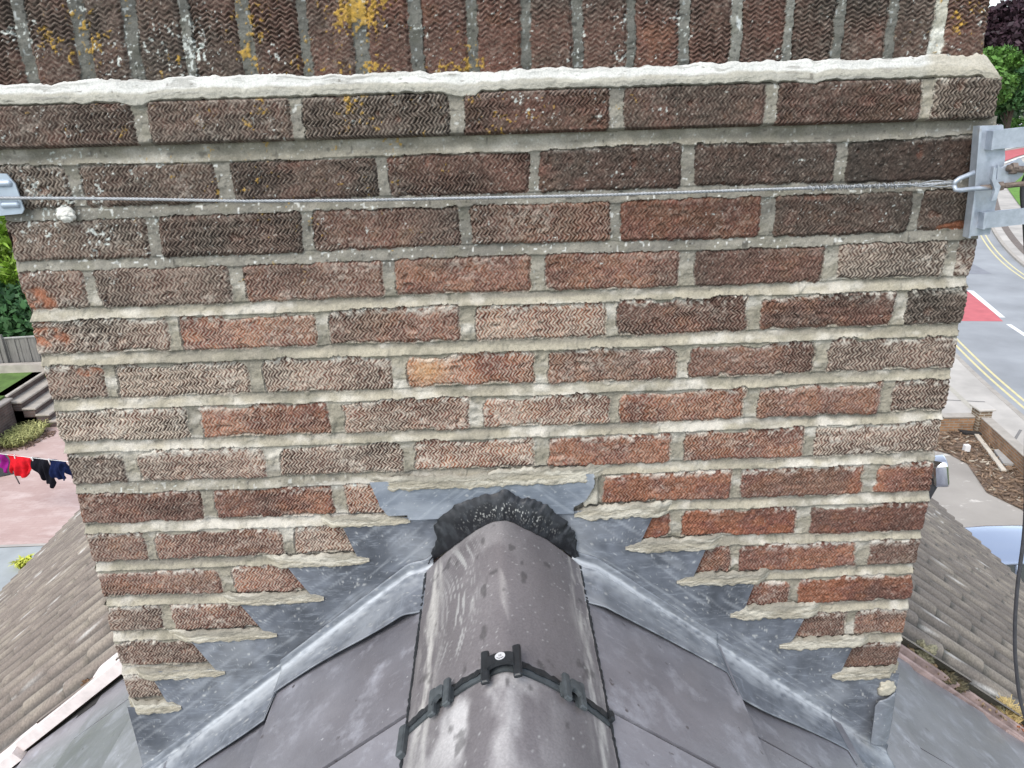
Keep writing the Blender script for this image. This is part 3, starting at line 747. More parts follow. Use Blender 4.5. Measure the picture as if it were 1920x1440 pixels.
def flashing(sg, label, diag, edge_fn, pieces):
    t = empty("step_flashing", (X0 + sg * .4, -.05, -.6), label, "lead flashing", "lead flashings around the chimney foot")
    xe = XR - .002 if sg > 0 else XL + .002
    d_end = abs(xe - X0)
    yface = lambda X, Z: -.0075 - .003 * (fbm(X * 11, Z * 11, 3, 330) - .3) - .001 * (fbm(X * 50, Z * 50, 2, 333) - .5)
    # apron + cove + lower upstand, one sheet per piece
    for (d0, d1, nm, lift) in pieces:
        ds = np.linspace(d0, d1, max(30, int((d1 - d0) / .004)))
        tt = np.concatenate([np.linspace(0, 1, 40, endpoint=False), np.linspace(1, 2, 16, endpoint=False), np.linspace(2, 3, 4)])
        Dd, Tt = np.meshgrid(ds, tt)
        Xx = X0 + sg * Dd
        ye = edge_fn(Dd)
        y = np.where(Tt < 1, ye + (-R_ - .007 - ye) * Tt, 0); ph = np.clip(Tt - 1, 0, 1) * math.pi / 2
        y = np.where(Tt >= 1, -.007 - (R_ - R_ * np.sin(ph)), y)
        zr = np.where(Tt < 1, 0, R_ - R_ * np.cos(ph)) + np.where(Tt > 2, (Tt - 2) * .012, 0)
        wav = .0035 * (fbm(Xx * 9, y * 14, 3, 300) - .5)
        zlift = .0125 + (.009 + lift) * sst(.125, .17, Dd) + wav * sst(.12, .17, Dd) + .005 * sst(.35, 0, Tt) * (fbm(Xx * 7, Tt * 0, 2, 305)) 
        Zz = Z0 - T_ * Dd + np.where(Tt < 2, zlift, zlift) + zr
        y = np.where(Tt > 1, y + (yface(Xx, Zz) + .007) * np.clip(Tt - 1, 0, 1) - lift * .4, y)
        sheen_wear = .78 * np.exp(-(np.maximum(np.abs(Tt - 1.30) - .32, 0) / .32) ** 2) * sst(.25, .62, .5 * fbm(Xx * 12, Tt * 2, 3, 312) + .5 * fbm(Xx * 90, (Zz + y) * 90, 3, 313)) + .30 * sst(.70, 1, Tt) * (Tt <= 1) * sst(.42, .62, fbm(Xx * 60, y * 60, 4, 314)) + .28 * sst(1, .3, Tt) * sst(.5, .75, fbm(Xx * 20, y * 20, 3, 315))  # bright sheen of the fold painted as a pale band, with random scuffs
        C = lead_col(Xx, Zz + y, 320, 0.0, sheen_wear)
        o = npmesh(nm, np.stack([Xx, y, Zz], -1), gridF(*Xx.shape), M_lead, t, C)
        sm = o.modifiers.new("thick", 'SOLIDIFY'); sm.thickness = .0022; sm.offset = 0
    # stepped upstand
    zcut = lambda d: Z0 - T_ * d + .0185 + R_ + .012
    Vl = []; Fl = []; Cl = []; off = 0
    rows = []
    for i, k in enumerate(range(10, 15)):
        xa, xb = diag[i]
        rows.append((BED(k), BED(k - 1) + .004, abs(xb - X0), abs(xa - X0)))
    rows.append((-.86, BED(14) + .0, d_end, d_end))
    for (z0, z1, db, da) in rows:
        zs = np.linspace(z0, z1, 22 if z0 > -.7 else 60)
        ts = np.linspace(0, 1, 90)
        Zs, Ts = np.meshgrid(zs, ts, indexing='ij')
        dout = db + (da - db) * (Zs - z0) / (z1 - z0)
        dg = np.linspace(.02, .9, 900); zg_ = Z0 - T_ * dg + .0125 + .009 * sst(.125, .17, dg) + R_ + .0105
        din = np.interp(-Zs, -zg_, dg)
        ok = dout > din
        dd = din + (np.maximum(dout, din) - din) * Ts
        Xx = X0 + sg * dd
        Yy = yface(Xx, Zs)
        sheen_wear = .55 * np.exp(-((Zs - zcut(dd) + .012) / .016) ** 2) * sst(.3, .6, fbm(Xx * 30, Zs * 30, 4, 334)) + .30 * sst(.5, .75, fbm(Xx * 6 + 3, Zs * 8, 4, 336))  # fold sheen painted along the upstand's foot, plus pale scuffs
        C = lead_col(Xx, Zs, 340, 1.0, sheen_wear)
        Vl.append(np.stack([Xx, Yy, Zs], -1).reshape(-1, 3)); Cl.append(C.reshape(-1, 3))
        F = gridF(*Zs.shape); okf = ok.reshape(-1)[F].any(1); Fl.append(F[okf] + off); off += Zs.size
    npmesh("stepped_upstand", np.concatenate(Vl), np.concatenate(Fl), M_lead, t, np.concatenate(Cl))
    return t
def edgeR(d): return np.where(d < .385, -.120 + .03 * sst(.12, .385, d), np.where(d < .62, -.139 + .045 * sst(.385, .62, d), -.125 + .02 * sst(.62, .75, d)))
def edgeL(d): return np.where(d < .41, -.126 + .05 * sst(.12, .41, d), -.125 + .016 * sst(.41, .6, d))
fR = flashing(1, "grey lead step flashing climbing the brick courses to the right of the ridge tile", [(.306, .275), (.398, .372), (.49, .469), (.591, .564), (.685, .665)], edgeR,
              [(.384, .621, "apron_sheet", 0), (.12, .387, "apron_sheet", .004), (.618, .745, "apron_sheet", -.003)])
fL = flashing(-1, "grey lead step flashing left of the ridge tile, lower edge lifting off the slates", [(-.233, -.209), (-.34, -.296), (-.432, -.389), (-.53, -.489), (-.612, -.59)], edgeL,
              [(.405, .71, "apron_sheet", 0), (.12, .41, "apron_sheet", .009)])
# folded lead corner at the bottom right of the chimney, propped off the wall with mortar behind its head
fz = np.linspace(0, 1, 40); fx = np.linspace(0, 1, 24); Fx, Fz = np.meshgrid(fx, fz)
flz = np.interp(fz, [0, .12, 1], [.743, .736, .733])[:, None]; frz = np.interp(fz, [0, .5, .85, 1], [.776, .7745, .771, .766])[:, None]
FX = flz + (frz - flz) * Fx; FZ = -.690 - (.092 + .016 * Fx) * Fz + .010 * (1 - Fz) * Fx
FY = -.020 - .012 * Fz + .010 * Fx - .004 * np.sin(Fx * 3) - .002 * (fbm(FX * 60, FZ * 60, 2, 351) - .5)
fo = npmesh("folded_corner", np.stack([FX, FY, FZ], -1), gridF(*FX.shape), M_lead, fR, lead_col(FX, FZ, 352, .35, .12 * np.ones_like(FX)))
sm_ = fo.modifiers.new("thick", 'SOLIDIFY'); sm_.thickness = .003
blob("corner_mortar", (.76, -.009, -.672), .017, .008, .017, 31, mat_plain("corner_mortar", (.42, .39, .31), .9, .2, 90, bump=.002), fR, 22, .3)
blob("mortar_crumb", (.752, -.013, -.822), .012, .006, .005, 37, bpy.data.materials["corner_mortar"], fR, 18, .4)

# saddle of lead between the steps, behind the ridge end
sad = empty("lead_saddle", (X0, -.012, -.3), "pale worn lead saddle dressed over the wall above the ridge tile end", "lead flashing")
def saddle():
    xs = np.linspace(-.185, .212, 330); zs = np.linspace(-.42, -.187, 195); Xx, Zz = np.meshgrid(xs, zs)
    ok = (Zz > crease_z(Xx) - .02) & (Zz > -.262 - .9 * np.maximum(np.abs(Xx - .02) - .128, 0) * 0)
    nz_ = .006 * (fbm(Xx * 60, Zz * 60, 3, 402) - .5)
    lft = np.where(Zz > -.252, np.interp(Zz, [-.252, -.235, -.187], [-.150, -.163, -.176]), np.interp(Zz, [-.42, -.36, -.30, -.252], [-.085, -.095, -.112, -.117]))
    rgt_ = np.where(Zz > -.250, np.interp(Zz, [-.25, -.235, -.205, -.187], [.165, .185, .200, .197]), .165 - .0 * Zz)
    ok &= (Xx > lft + nz_) & (Xx < rgt_ + nz_)
    Yy = -.0125 - .003 * (fbm(Xx * 14, Zz * 14, 3, 400) - .3) 
    C = lead_col(Xx, Zz, 410, 0.2, .35 * sst(.45, .7, fbm(Xx * 14, Zz * 20, 3, 415)) + .3 * sst(-.22, -.195, Zz))
    C = mixc(C, (.22, .27, .33), .3 * np.ones_like(Xx))
    F = gridF(*Xx.shape); F = F[ok.reshape(-1)[F].all(1)]
    v, c, f = submesh(np.stack([Xx, Yy, Zz], -1), C, F); npmesh("saddle_sheet", v, f, M_lead, sad, c)
saddle()

# black mastic collar
mas = empty("mastic_seal", (X0, -.04, -.3), "rough black mastic collar smeared around the head of the ridge tile", "sealant")
def mastic():
    outer = np.array([(-.094, -.352), (-.088, -.32), (-.076, -.262), (-.042, -.231), (.0, -.214), (.05, -.205), (.09, -.216), (.13, -.238), (.16, -.272), (.174, -.30), (.18, -.345)])
    s = np.linspace(0, 1, len(outer)); n = 420; ss = np.linspace(0, 1, n)
    ox = np.interp(ss, s, outer[:, 0]); oz = np.interp(ss, s, outer[:, 1])
    outer = outer + (np.array([.04, -.32]) - outer) * .075
    ox = np.interp(ss, s, outer[:, 0]); oz = np.interp(ss, s, outer[:, 1]); k = np.ones(15) / 15
    ox = np.convolve(np.pad(ox, 7, 'edge'), k, 'valid'); oz = np.convolve(np.pad(oz, 7, 'edge'), k, 'valid')
    rag = .016 * (fbm(ss * 16, ss * 0, 3, 440) - .5) + .004 * (vn(ss * 70, ss * 0, 444) - .5)
    cx, cz = .04, -.33; dl = np.hypot(ox - cx, oz - cz); rx_ = (ox - cx) / dl * rag; rz_ = (oz - cz) / dl * rag
    u = -1.03 + 2.06 * ss; ix = X0 + u * .1325; iz = -.263 - .098 * np.abs(u) ** 1.45 + .002
    iy = -.020 - .010 * (fbm(ss * 14, ss * 0, 2, 448)) + .02 * np.abs(u) ** 3
    ts = np.linspace(0, 1, 30); Tt, S_ = np.meshgrid(ts, ss)
    w = Tt
    Xx = ox[:, None] * (1 - w) + ix[:, None] * w + rx_[:, None] * (1 - w) ** 2; Zz = oz[:, None] * (1 - w) + iz[:, None] * w + rz_[:, None] * (1 - w) ** 2
    Yy = -.0145 * (1 - w) + iy[:, None] * w
    bul = .007 * np.sin(np.pi * w) + (.006 * (fbm(S_ * 18, Tt * 2.2, 2, 452) - .5)) * np.sin(np.pi * np.clip(w, 0.02, .98)) ** .5
    Zz = Zz + bul * .8; Yy = Yy - bul * .6
    C = np.empty(Xx.shape + (3,), np.float32); C[:] = (.012, .013, .016)
    C = mixc(C, (.032, .035, .04), sst(.45, .75, fbm(S_ * 50, Tt * 4, 3, 458)) * .8)
    band = np.exp(-((Tt - .62) / .2) ** 2) * sst(.2, .45, S_) * sst(.9, .6, S_)
    C = mixc(C, (.5, .5, .47), sst(.72, .82, vn(S_ * 210, Tt * 30, 460)) * band * .8)
    npmesh("mastic_band", np.stack([Xx, Yy, Zz], -1), gridF(*Xx.shape), M_mastic, mas, C)
mastic()

# ================================================================== TILED ROOF / HOUSE BEHIND
tiled = empty("tiled_house", (0, 7, -8.5), "house behind the chimney with brown weathered concrete tile roof", "house")
def tiled_slope(sg, eave_d, seed):
    pitch_ = .152; y0 = VERGE + .02; ys = np.arange(y0, 13.5, .0115)
    ys = np.concatenate([np.arange(y0, 4.0, .0085), np.arange(4.0, 13.5, .02)])
    gauge = .265; rows_d = []; cid = []
    nC = int(eave_d / gauge) + 1
    for k in range(nC):
        a, b = k * gauge, min((k + 1) * gauge, eave_d)
        for q in (0.0, .15, .4, .7, .9, .985): rows_d.append(a + (b - a) * q); cid.append((k, q))
        rows_d.append(b - .0005); cid.append((k, 1.0))
    Dd, Yy = np.meshgrid(np.array(rows_d), ys, indexing='ij')
    K = np.array([c[0] for c in cid])[:, None] + 0 * Yy; Q = np.array([c[1] for c in cid])[:, None] + 0 * Yy
    sh = (K % 2) * .0
    tid = np.floor((Yy - y0 + (K % 2) * pitch_) / (2 * pitch_))
    jit = (_h(K, tid, seed) - .5)
    f = ((Yy - y0 + .03) / pitch_) % 1.0
    roll = np.where(f < .5, np.clip(np.sin(np.pi * np.minimum(f, .5) / .5), 0, 1) ** .5, 0)
    prof = .044 * roll + .012 * np.where(f >= .5, (f - .5) * 2, 0) - .006 * np.exp(-((f - .53) / .03) ** 2)
    lap = .008 * Q
    zz = .016 + prof + lap + .002 * jit * Q
    nz = 1 / SL
    Dj = Dd + .010 * jit * (Q > .9)
    X = X0 + sg * (Dj + zz * T_ * nz); Z = Z0 - T_ * Dj + zz * nz
    g = fbm(Dd * 3, Yy * 3, 4, seed + 3); g2 = fbm(Dd * 25, Yy * 25, 3, seed + 7)
    C = np.empty(X.shape + (3,), np.float32); C[:] = (.185, .152, .128) if sg < 0 else (.165, .142, .122)
    C = C * (.68 + .35 * g + .36 * g2 + .16 * jit)[..., None]
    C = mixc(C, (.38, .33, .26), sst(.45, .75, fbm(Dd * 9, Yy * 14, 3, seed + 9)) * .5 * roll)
    C = mixc(C, (.06, .055, .05), np.clip(np.exp(-((f - .54) / .07) ** 2) + np.exp(-((f - .97) / .06) ** 2) + .8 * np.exp(-((f - .02) / .04) ** 2), 0, 1) * .95)  # shade beside the rolls painted as dark lines in the tile colour
    C = mixc(C, (.62, .60, .56), sst(.87, .93, vn(Dd * 55, Yy * 75, seed + 12)) * sst(.35, .6, g) * .85)
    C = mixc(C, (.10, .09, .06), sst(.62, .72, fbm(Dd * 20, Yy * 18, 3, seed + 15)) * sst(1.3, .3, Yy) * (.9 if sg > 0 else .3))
    P = np.stack([X, Yy, Z], -1)
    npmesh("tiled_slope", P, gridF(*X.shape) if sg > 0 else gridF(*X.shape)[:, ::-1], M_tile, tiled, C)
    # gutter and fascia along the eaves
    ex = X0 + sg * (eave_d + .02); ez = Z0 - T_ * eave_d - .02
    n = 9; V_ = []; F_ = []
    for y in (VERGE, 13.5):
        for j in range(n):
            a = math.pi * j / (n - 1); V_.append((ex + sg * .022 - math.cos(a) * .055, y, ez - math.sin(a) * .055))
        for j in range(n):
            a = math.pi * (n - 1 - j) / (n - 1); V_.append((ex + sg * .022 - math.cos(a) * .048, y, ez - math.sin(a) * .048))
    m_ = 2 * n
    for j in range(m_): F_.append((j, (j + 1) % m_, m_ + (j + 1) % m_, m_ + j))
    npmesh("gutter", np.array(V_), F_, M_white, tiled)
    MB().box((ex - sg * .03, (VERGE + 13.5) / 2, ez - .06), (.025, 12.9, .18)).build("fascia", M_white, tiled)
tiled_slope(-1, 5.25, 500); tiled_slope(1, 4.62, 520)
MB().box((-.28, 7.05, -6.45), (9.3, 12.6, 4.1)).build("wall", mat_plain("house_wall", (.3, .2, .15), .9, .2, 5), tiled)
# ridge caps behind the chimney
mb = MB()
for k in range(27):
    y = 1.05 + k * .455
    V_ = []; n = 12
    for yy in (y, y + .45):
        for r in (.135, .12):
            for j in range(n): a = math.pi * j / (n - 1); V_.append((X0 + r * 1.05 * math.cos(a), yy, Z0 - .055 + r * math.sin(a)))
    F_ = []
    for j in range(n - 1):
        F_ += [(j, j + 1, 2 * n + j + 1, 2 * n + j), (n + j, 3 * n + j, 3 * n + j + 1, n + j + 1), (j, n + j, n + j + 1, j + 1), (2 * n + j, 2 * n + j + 1, 3 * n + j + 1, 3 * n + j)]
    mb.add(V_, F_)
mb.build("ridge_capping", mat_plain("ridge_brown", (.15, .12, .1), .8, .3, 20, bump=.002), tiled)
# left: pale cut edges of the tile courses standing proud over the slates
def verge_piece(x0, x1, y, lift, th=.05, wd=.03):
    mb = MB(); n = Vector((-T_, 0, 1)).normalized(); dn = Vector((-1, 0, -T_)).normalized()
    L = abs(x1 - x0) * SL; c = Vector(((x0 + x1) / 2, y, roof_z((x0 + x1) / 2))) + n * lift
    pts = []
    for a in np.linspace(-math.pi / 2, math.pi / 2, 9): pts.append((L / 2 - .02 + .02 * math.cos(a) * 1.6, math.sin(a) * th / 2))
    pts += [(-L / 2, th / 2), (-L / 2, -th / 2)]
    mb.prism([c + dn * p[0] + n * p[1] + Vector((0, -wd / 2, 0)) for p in pts], (0, 1, 0), wd)
    return mb.build("verge_strip", M_verge, tiled)
verge_piece(-.75, -1.10, VERGE + .05, .052, .032); verge_piece(-.95, -1.46, VERGE + .02, .045, .034); verge_piece(-1.36, -2.0, VERGE - .005, .036, .034); verge_piece(-1.9, -2.6, VERGE - .01, .03, .034)
mb = MB()
nL = Vector((-T_, 0, 1)).normalized(); dnL = Vector((-1, 0, -T_)).normalized()
mb.box(Vector((-2.4, VERGE + .01, roof_z(-2.4))) + nL * .008, (4.4, .05, .012), (dnL, Vector((0, 1, 0)), nL)).build("verge_gap_shade", M_dark, tiled)  # dark strip stands in for the shaded gap under the cut tiles
# right: purple bonding gutter strip
nR = Vector((T_, 0, 1)).normalized(); dnR = Vector((1, 0, -T_)).normalized()
for (yy, hh, zz) in ((.578, .022, .018), (.612, .034, .026)):
    mb = MB()
    for (a, b) in ((.9, 1.62), (1.5, 3.2)):
        m_ = (a + b) / 2
        mb.box(Vector((m_, yy - (.004 if a > 1 else 0), roof_z(m_))) + nR * (zz - (.006 if a > 1 else 0)), ((b - a) * SL, .012, hh), (dnR, Vector((0, 1, 0)), nR), bev=.003)
    mb.build("bonding_gutter", M_gutterstrip, tiled)

# moss and straw on the right hand tiles
def lump(c, r, seed, mat, label, flat=.6, cat="moss", group="moss lumps along the tile verge", name="moss_clump"):
    o = blob(name, (c[0], c[1], c[2]), r, r * .8, r * flat, seed, mat, None, 26, .8, 4.0)
    tag(o, label, cat, group); return o
def onroof(x, y, dz=.0): return (x, y, roof_z(x) + .045 + dz)
lump(onroof(1.16, .76), .034, 1, M_moss, "dark brown moss lump on the tiles beside the chimney edge, highest of the lumps")
lump(onroof(1.27, .665), .036, 2, M_lichenmoss, "upright pale green and black moss tuft against the purple strip", 1.0)
lump(onroof(1.33, .62), .024, 3, M_moss, "round dark moss lump in the strip, the upper of a pair")
lump(onroof(1.37, .615), .024, 4, M_moss, "round dark moss lump in the strip, the lower of a pair")
lump(onroof(1.42, .79), .026, 5, M_moss, "small moss lump alone in the middle of the tiles")
lump(onroof(1.62, .75), .028, 6, M_straw, "straw coloured moss lump higher on the tiles near the cable", .5)
lump(onroof(1.55, .66), .02, 7, M_lichenmoss, "pale pebble-like moss lump beside the straw tuft", .8)
lump(onroof(1.71, .63), .028, 8, M_moss, "moss lump in the strip below the straw tuft near the frame edge")
st = MB()
for i in range(80):
    a = random.uniform(-.6, 2.4); l = random.uniform(.03, .075); p = Vector(onroof(1.57 + random.uniform(-.02, .02), .64 + random.uniform(-.015, .015)))
    q = p + Vector((math.cos(a) * l, math.sin(a) * l * .8, random.uniform(.0, .04))); st.tube([p, (p + q) / 2 + Vector((0, 0, .01)), q], .0011, 4)
tag(st.build("straw_tuft", M_straw, None), "fan of dry yellow straw caught on the tiles at the right verge", "dry grass")
db = MB()
for i in range(260):
    x = random.uniform(1.2, 1.95); y = .60 + abs(random.gauss(0, .05)); p = Vector(onroof(x, y, -.005 + random.uniform(0, .01))); s = random.uniform(.003, .010)
    db.box(p, (s, s * random.uniform(.4, 1.2), s * .6), (Vector((random.uniform(-1, 1), random.uniform(-1, 1), random.uniform(-.4, .4))).normalized(), Vector((0, 1, 0)), Vector((0, 0, 1))))
tag(db.build("roof_debris", mat_plain("debris", (.3, .22, .14), .95, .8, 60)), "loose crumbs and dry leaf litter along the strip", "debris", None, "stuff")
db = MB()
for i in range(26):
    p = Vector(onroof(random.uniform(1.56, 1.68), random.uniform(.60, .66), .004)); s = random.uniform(.006, .014)
    db.box(p, (s, s * .6, .002), (Vector((random.uniform(-1, 1), random.uniform(-1, 1), random.uniform(-.4, .4))).normalized(), Vector((0, 1, 0)), Vector((0, 0, 1))))
tag(db.build("leaf_litter", M_redleaf), "rust red dead leaves below the straw tuft", "leaves", None, "stuff")
# brown moss crumbs beside the left strip
lump((-1.20, VERGE + .10, roof_z(-1.20) + .04), .022, 11, mat_plain("brown_moss", (.16, .09, .05), 1, .5, 90, bump=.004), "brown moss lump beside the pale strip on the left roof, in the middle", .8, "moss", "brown moss beside the pale strips")
lump((-1.06, VERGE + .13, roof_z(-1.06) + .04), .022, 12, bpy.data.materials["brown_moss"], "brown moss lump beside the pale strip on the left roof, nearest the chimney", .5, "moss", "brown moss beside the pale strips")
lump((-1.50, VERGE + .07, roof_z(-1.50) + .04), .026, 13, bpy.data.materials["brown_moss"], "brown moss lump beside the pale strip on the left roof, lowest one", .6, "moss", "brown moss beside the pale strips")

# ================================================================== METALWORK ON THE CHIMNEY
WY = -.016
wire = empty("lashing_wire", (0, WY, .268), "twisted steel lashing wire stretched across the brickwork", "wire")
wp = [(-.70, .2915), (-.653, .289), (-.556, .2855), (-.452, .281), (-.309, .2735), (-.15, .2695), (-.019, .268), (.197, .2655), (.407, .266), (.579, .266), (.66, .266), (.712, .2675)]
wx = np.array([p[0] for p in wp]); wz = np.array([p[1] for p in wp])
mb = MB()
for k in range(3):
    pts = []
    for x in np.arange(-.70, .712, .0022):
        a = x / .016 * 2 * math.pi + k * 2 * math.pi / 3
        pts.append((x, WY + .0012 * math.cos(a) + .006 * sst(.6, .7, x) * -1, np.interp(x, wx, wz) + .0012 * math.sin(a)))
    mb.tube(pts, .00130, 5)
mb.build("strand", M_wire, wire, True)
mb = MB(); pts = []
for x in np.arange(.50, .665, .0009):
    a = (x - .5) / (.0062 + .006 * abs(math.sin(x * 90))) * 2 * math.pi
    pts.append((x, WY + .0035 * math.cos(a) - .004, np.interp(x, wx, wz) + .0038 * math.sin(a)))
mb.tube(pts, .0009, 5)
for k in range(3):
    pts = [(x, WY - .006 + .002 * math.sin(k * 2 + x * 60), np.interp(x, wx, wz) + .003 * math.sin(x * 70 + k * 2) * sst(.64, .68, x) + .0015 * (k - 1)) for x in np.linspace(.63, .713, 24)]
    mb.tube(pts, .0010, 5)
mb.build("wrapped_end", M_wire, wire, True)

cp_ = empty("corner_plate", (-.66, -.012, .29), "small grey ribbed zinc corner plate under the wire at the left edge", "corner plate")
mb = MB()
mb.prism([(-.70, -.008, .325), (-.6365, -.008, .321), (-.628, -.008, .307), (-.6245, -.008, .2715), (-.629, -.008, .2655), (-.668, -.008, .263), (-.69, -.008, .27)], (0, -1, 0), .0025)
mb.build("plate", M_zinc, cp_)
for z, xa, xb in ((.308, -.664, -.631), (.2785, -.656, -.6275)):
    mb = MB(); pts = [(x, -.0095, z) for x in np.linspace(xa, xb, 12)]
    mb.tube(pts, [.001] + [.0052] * 10 + [.001], 12).build("rib", M_zinc, cp_, True)
mb = MB().box((-.684, .03, .294), (.0025, .09, .062)); mb.build("side_leaf", M_zinc, cp_)

br = empty("aerial_bracket", (.78, -.01, .26), "galvanised steel aerial bracket frame bolted round the right corner of the chimney", "bracket")
yb = -.0145
mb = MB(); mb.prism([(.735, yb, .345), (.772, yb, .345), (.784, yb, .30), (.783, yb, .19), (.7485, yb, .188)], (0, -1, 0), .004)
mb.build("corner_leg", M_galv, br)
mb = MB(); mb.prism([(.7475, yb, .188), (.7445, yb, .25), (.7345, yb, .345), (.731, yb, .345), (.741, yb, .25), (.7445, yb, .188)][::-1], (0, -1, 0), .016); mb.build("leg_flange", M_galv, br)
mb = MB(); mb.prism([(.751, yb - .008, .3385), (.825, yb - .008, .344), (.83, yb - .008, .317), (.753, yb - .008, .3125)], (0, -1, 0), .004)
mb.prism([(.749, yb - .004, .3385), (.753, yb - .004, .3385), (.755, yb - .004, .3125), (.751, yb - .004, .3125)], (0, -1, 0), .016); mb.build("arm", M_galv, br)
mb = MB(); mb.prism([(.7625, yb - .008, .2245), (.85, yb - .008, .230), (.854, yb - .008, .207), (.764, yb - .008, .2005)], (0, -1, 0), .004)
mb.prism([(.76, yb - .004, .2245), (.764, yb - .004, .2245), (.7655, yb - .004, .2005), (.7615, yb - .004, .2005)], (0, -1, 0), .014); mb.build("arm", M_galv, br)
mb = MB(); mb.prism([(.766, yb - .014, .292), (.772, yb - .014, .287), (.797, yb - .014, .3005), (.804, yb - .014, .292), (.806, yb - .014, .277), (.79, yb - .014, .262), (.77, yb - .014, .262)], (0, -1, 0), .004)
mb.build("gusset", M_galv, br)
def hexnut(c, r, h, axis, mat, parent, name="nut"):
    a = Vector(axis).normalized(); u = a.orthogonal().normalized(); v = a.cross(u)
    return MB().prism([Vector(c) + u * (r * math.cos(t)) + v * (r * math.sin(t)) for t in np.linspace(0, 2 * math.pi, 6, endpoint=False)], a, h).build(name, mat, parent)
bo = MB().tube([(.780, yb - .018, .2875), (.786, yb - .026, .2865), (.835, yb - .030, .283)], .0046, 10).build("bolt", M_rust, br, True)
hexnut((.783, yb - .022, .287), .0085, .007, (1, -.15, -.07), M_rust, bo)
eb = empty("eye_bolt", (.72, -.03, .27), "bent steel eye bolt with rusty threaded rod holding the wire end", "bolt")
ey = yb - .024
eye = [(.7035, ey, .2665), (.7055, ey - .003, .2605), (.712, ey - .004, .2595), (.724, ey - .003, .2605), (.742, ey - .002, .261), (.7555, ey - .001, .2615)]
eye2 = [(.7035, ey, .2665), (.705, ey, .2715), (.711, ey + .001, .2755), (.721, ey + .002, .279), (.7315, ey + .003, .283)]
MB().tube(eye, .0034, 10).tube(eye2, .0034, 10).build("hook_eye", M_galv, eb, True)
pts = []; rs = []
for i, x in enumerate(np.arange(.742, .838, .0009)): pts.append((x, ey - .001, .2615 + (x - .742) * .06)); rs.append(.0032 + .0009 * (i % 2))
MB().tube(pts, rs, 9).build("threaded_rod", M_rust, eb, False)
mb = MB(); mb.prism([(.751, ey - .003, .291), (.756, ey - .003, .289), (.757, ey - .003, .275), (.7665, ey - .003, .264), (.7635, ey - .003, .245), (.757, ey - .003, .244), (.7595, ey - .003, .258), (.752, ey - .003, .273)], (0, -1, 0), .006)
mb.build("wing_washer", M_galv, eb)
hexnut((.767, ey - .001, .2628), .0068, .0065, (1, 0, .06), M_rust, eb)

cab = MB()
ctl = [(.80, -.02, .36), (.838, .0, .30), (.8445, .02, .253), (.862, .02, .189), (.895, .02, .06), (.945, .02, -.19), (.975, .02, -.342), (.9895, .02, -.474), (1.005, .02, -.571), (1.026, .02, -.66), (1.062, .02, -.768), (1.11, .0, -.87), (1.22, .0, -1.02), (1.5, .1, -1.36)]
def catmull(P, n=10):
    P = [Vector(p) for p in P]; out = []
    for i in range(len(P) - 1):
        a, b, c, d = P[max(i - 1, 0)], P[i], P[i + 1], P[min(i + 2, len(P) - 1)]
        for k in range(n):
            t = k / n; out.append(.5 * ((2 * b) + (c - a) * t + (2 * a - 5 * b + 4 * c - d) * t * t + (3 * b - a - 3 * c + d) * t ** 3))
    return out + [P[-1]]
tag(cab.tube(catmull(ctl), .0034, 10).build("aerial_cable", M_blackcable, None, True), "dark aerial cable hanging beside the chimney over the tiles on the right", "cable")

# chrome-cased fitting on a black arm behind the right edge
lf = empty("chrome_fitting", (.85, .1, -.27), "chrome cased fitting on a short black arm sticking out behind the chimney's right edge", "fitting")
def loft(rings, name, mat, parent, smooth=True):
    n = len(rings[0]); V_ = [p for r in rings for p in r]; F_ = []
    for a in range(len(rings) - 1):
        for k in range(n): F_.append((a * n + k, a * n + (k + 1) % n, (a + 1) * n + (k + 1) % n, (a + 1) * n + k))
    F_.append(tuple(range(n - 1, -1, -1))); F_.append(tuple((len(rings) - 1) * n + k for k in range(n)))
    return npmesh(name, np.array(V_), F_, mat, parent, smooth=smooth)
def rrect(cx, cy_, cz, ax_u, ax_v, hu, hv, rad, n=5):
    out = []
    for (qu, qv, a0) in ((1, 1, 0), (-1, 1, 90), (-1, -1, 180), (1, -1, 270)):
        for k in range(n):
            a = math.radians(a0 + 90 * k / (n - 1)); out.append(tuple(Vector((cx, cy_, cz)) + ax_u * (qu * (hu - rad) + rad * math.cos(a)) + ax_v * (qv * (hv - rad) + rad * math.sin(a))))
    return out
Nf = Vector((.93, -.30, .20)).normalized(); Uf_ = Vector((0, 0, 1)); Uf_ = (Uf_ - Nf * Uf_.dot(Nf)).normalized(); Vf_ = Nf.cross(Uf_)
cc = Vector((.858, .10, -.269))
def fr_ring(d, k): q = cc + Nf * d; return rrect(q.x, q.y, q.z, Uf_, Vf_, .0275 * k, .021 * k, .011 * k)
loft([fr_ring(d, k) for d, k in ((-.018, .80), (-.017, .9), (-.014, .96), (.0035, 1.0), (.0055, .98), (.0065, .93))], "case", M_chrome, lf)
loft([fr_ring(d, k) for d, k in ((.0064, .88), (.0075, .86))], "face_plate", mat_plain("face_grey", (.30, .28, .25), .35, .1, 30), lf)
MB().tube([(.80, .16, -.36), (.838, .105, -.335), (.846, .102, -.300), (.851, .100, -.268)], [.007, .0085, .0085, .007], 10).build("arm", M_blackcable, lf, True)

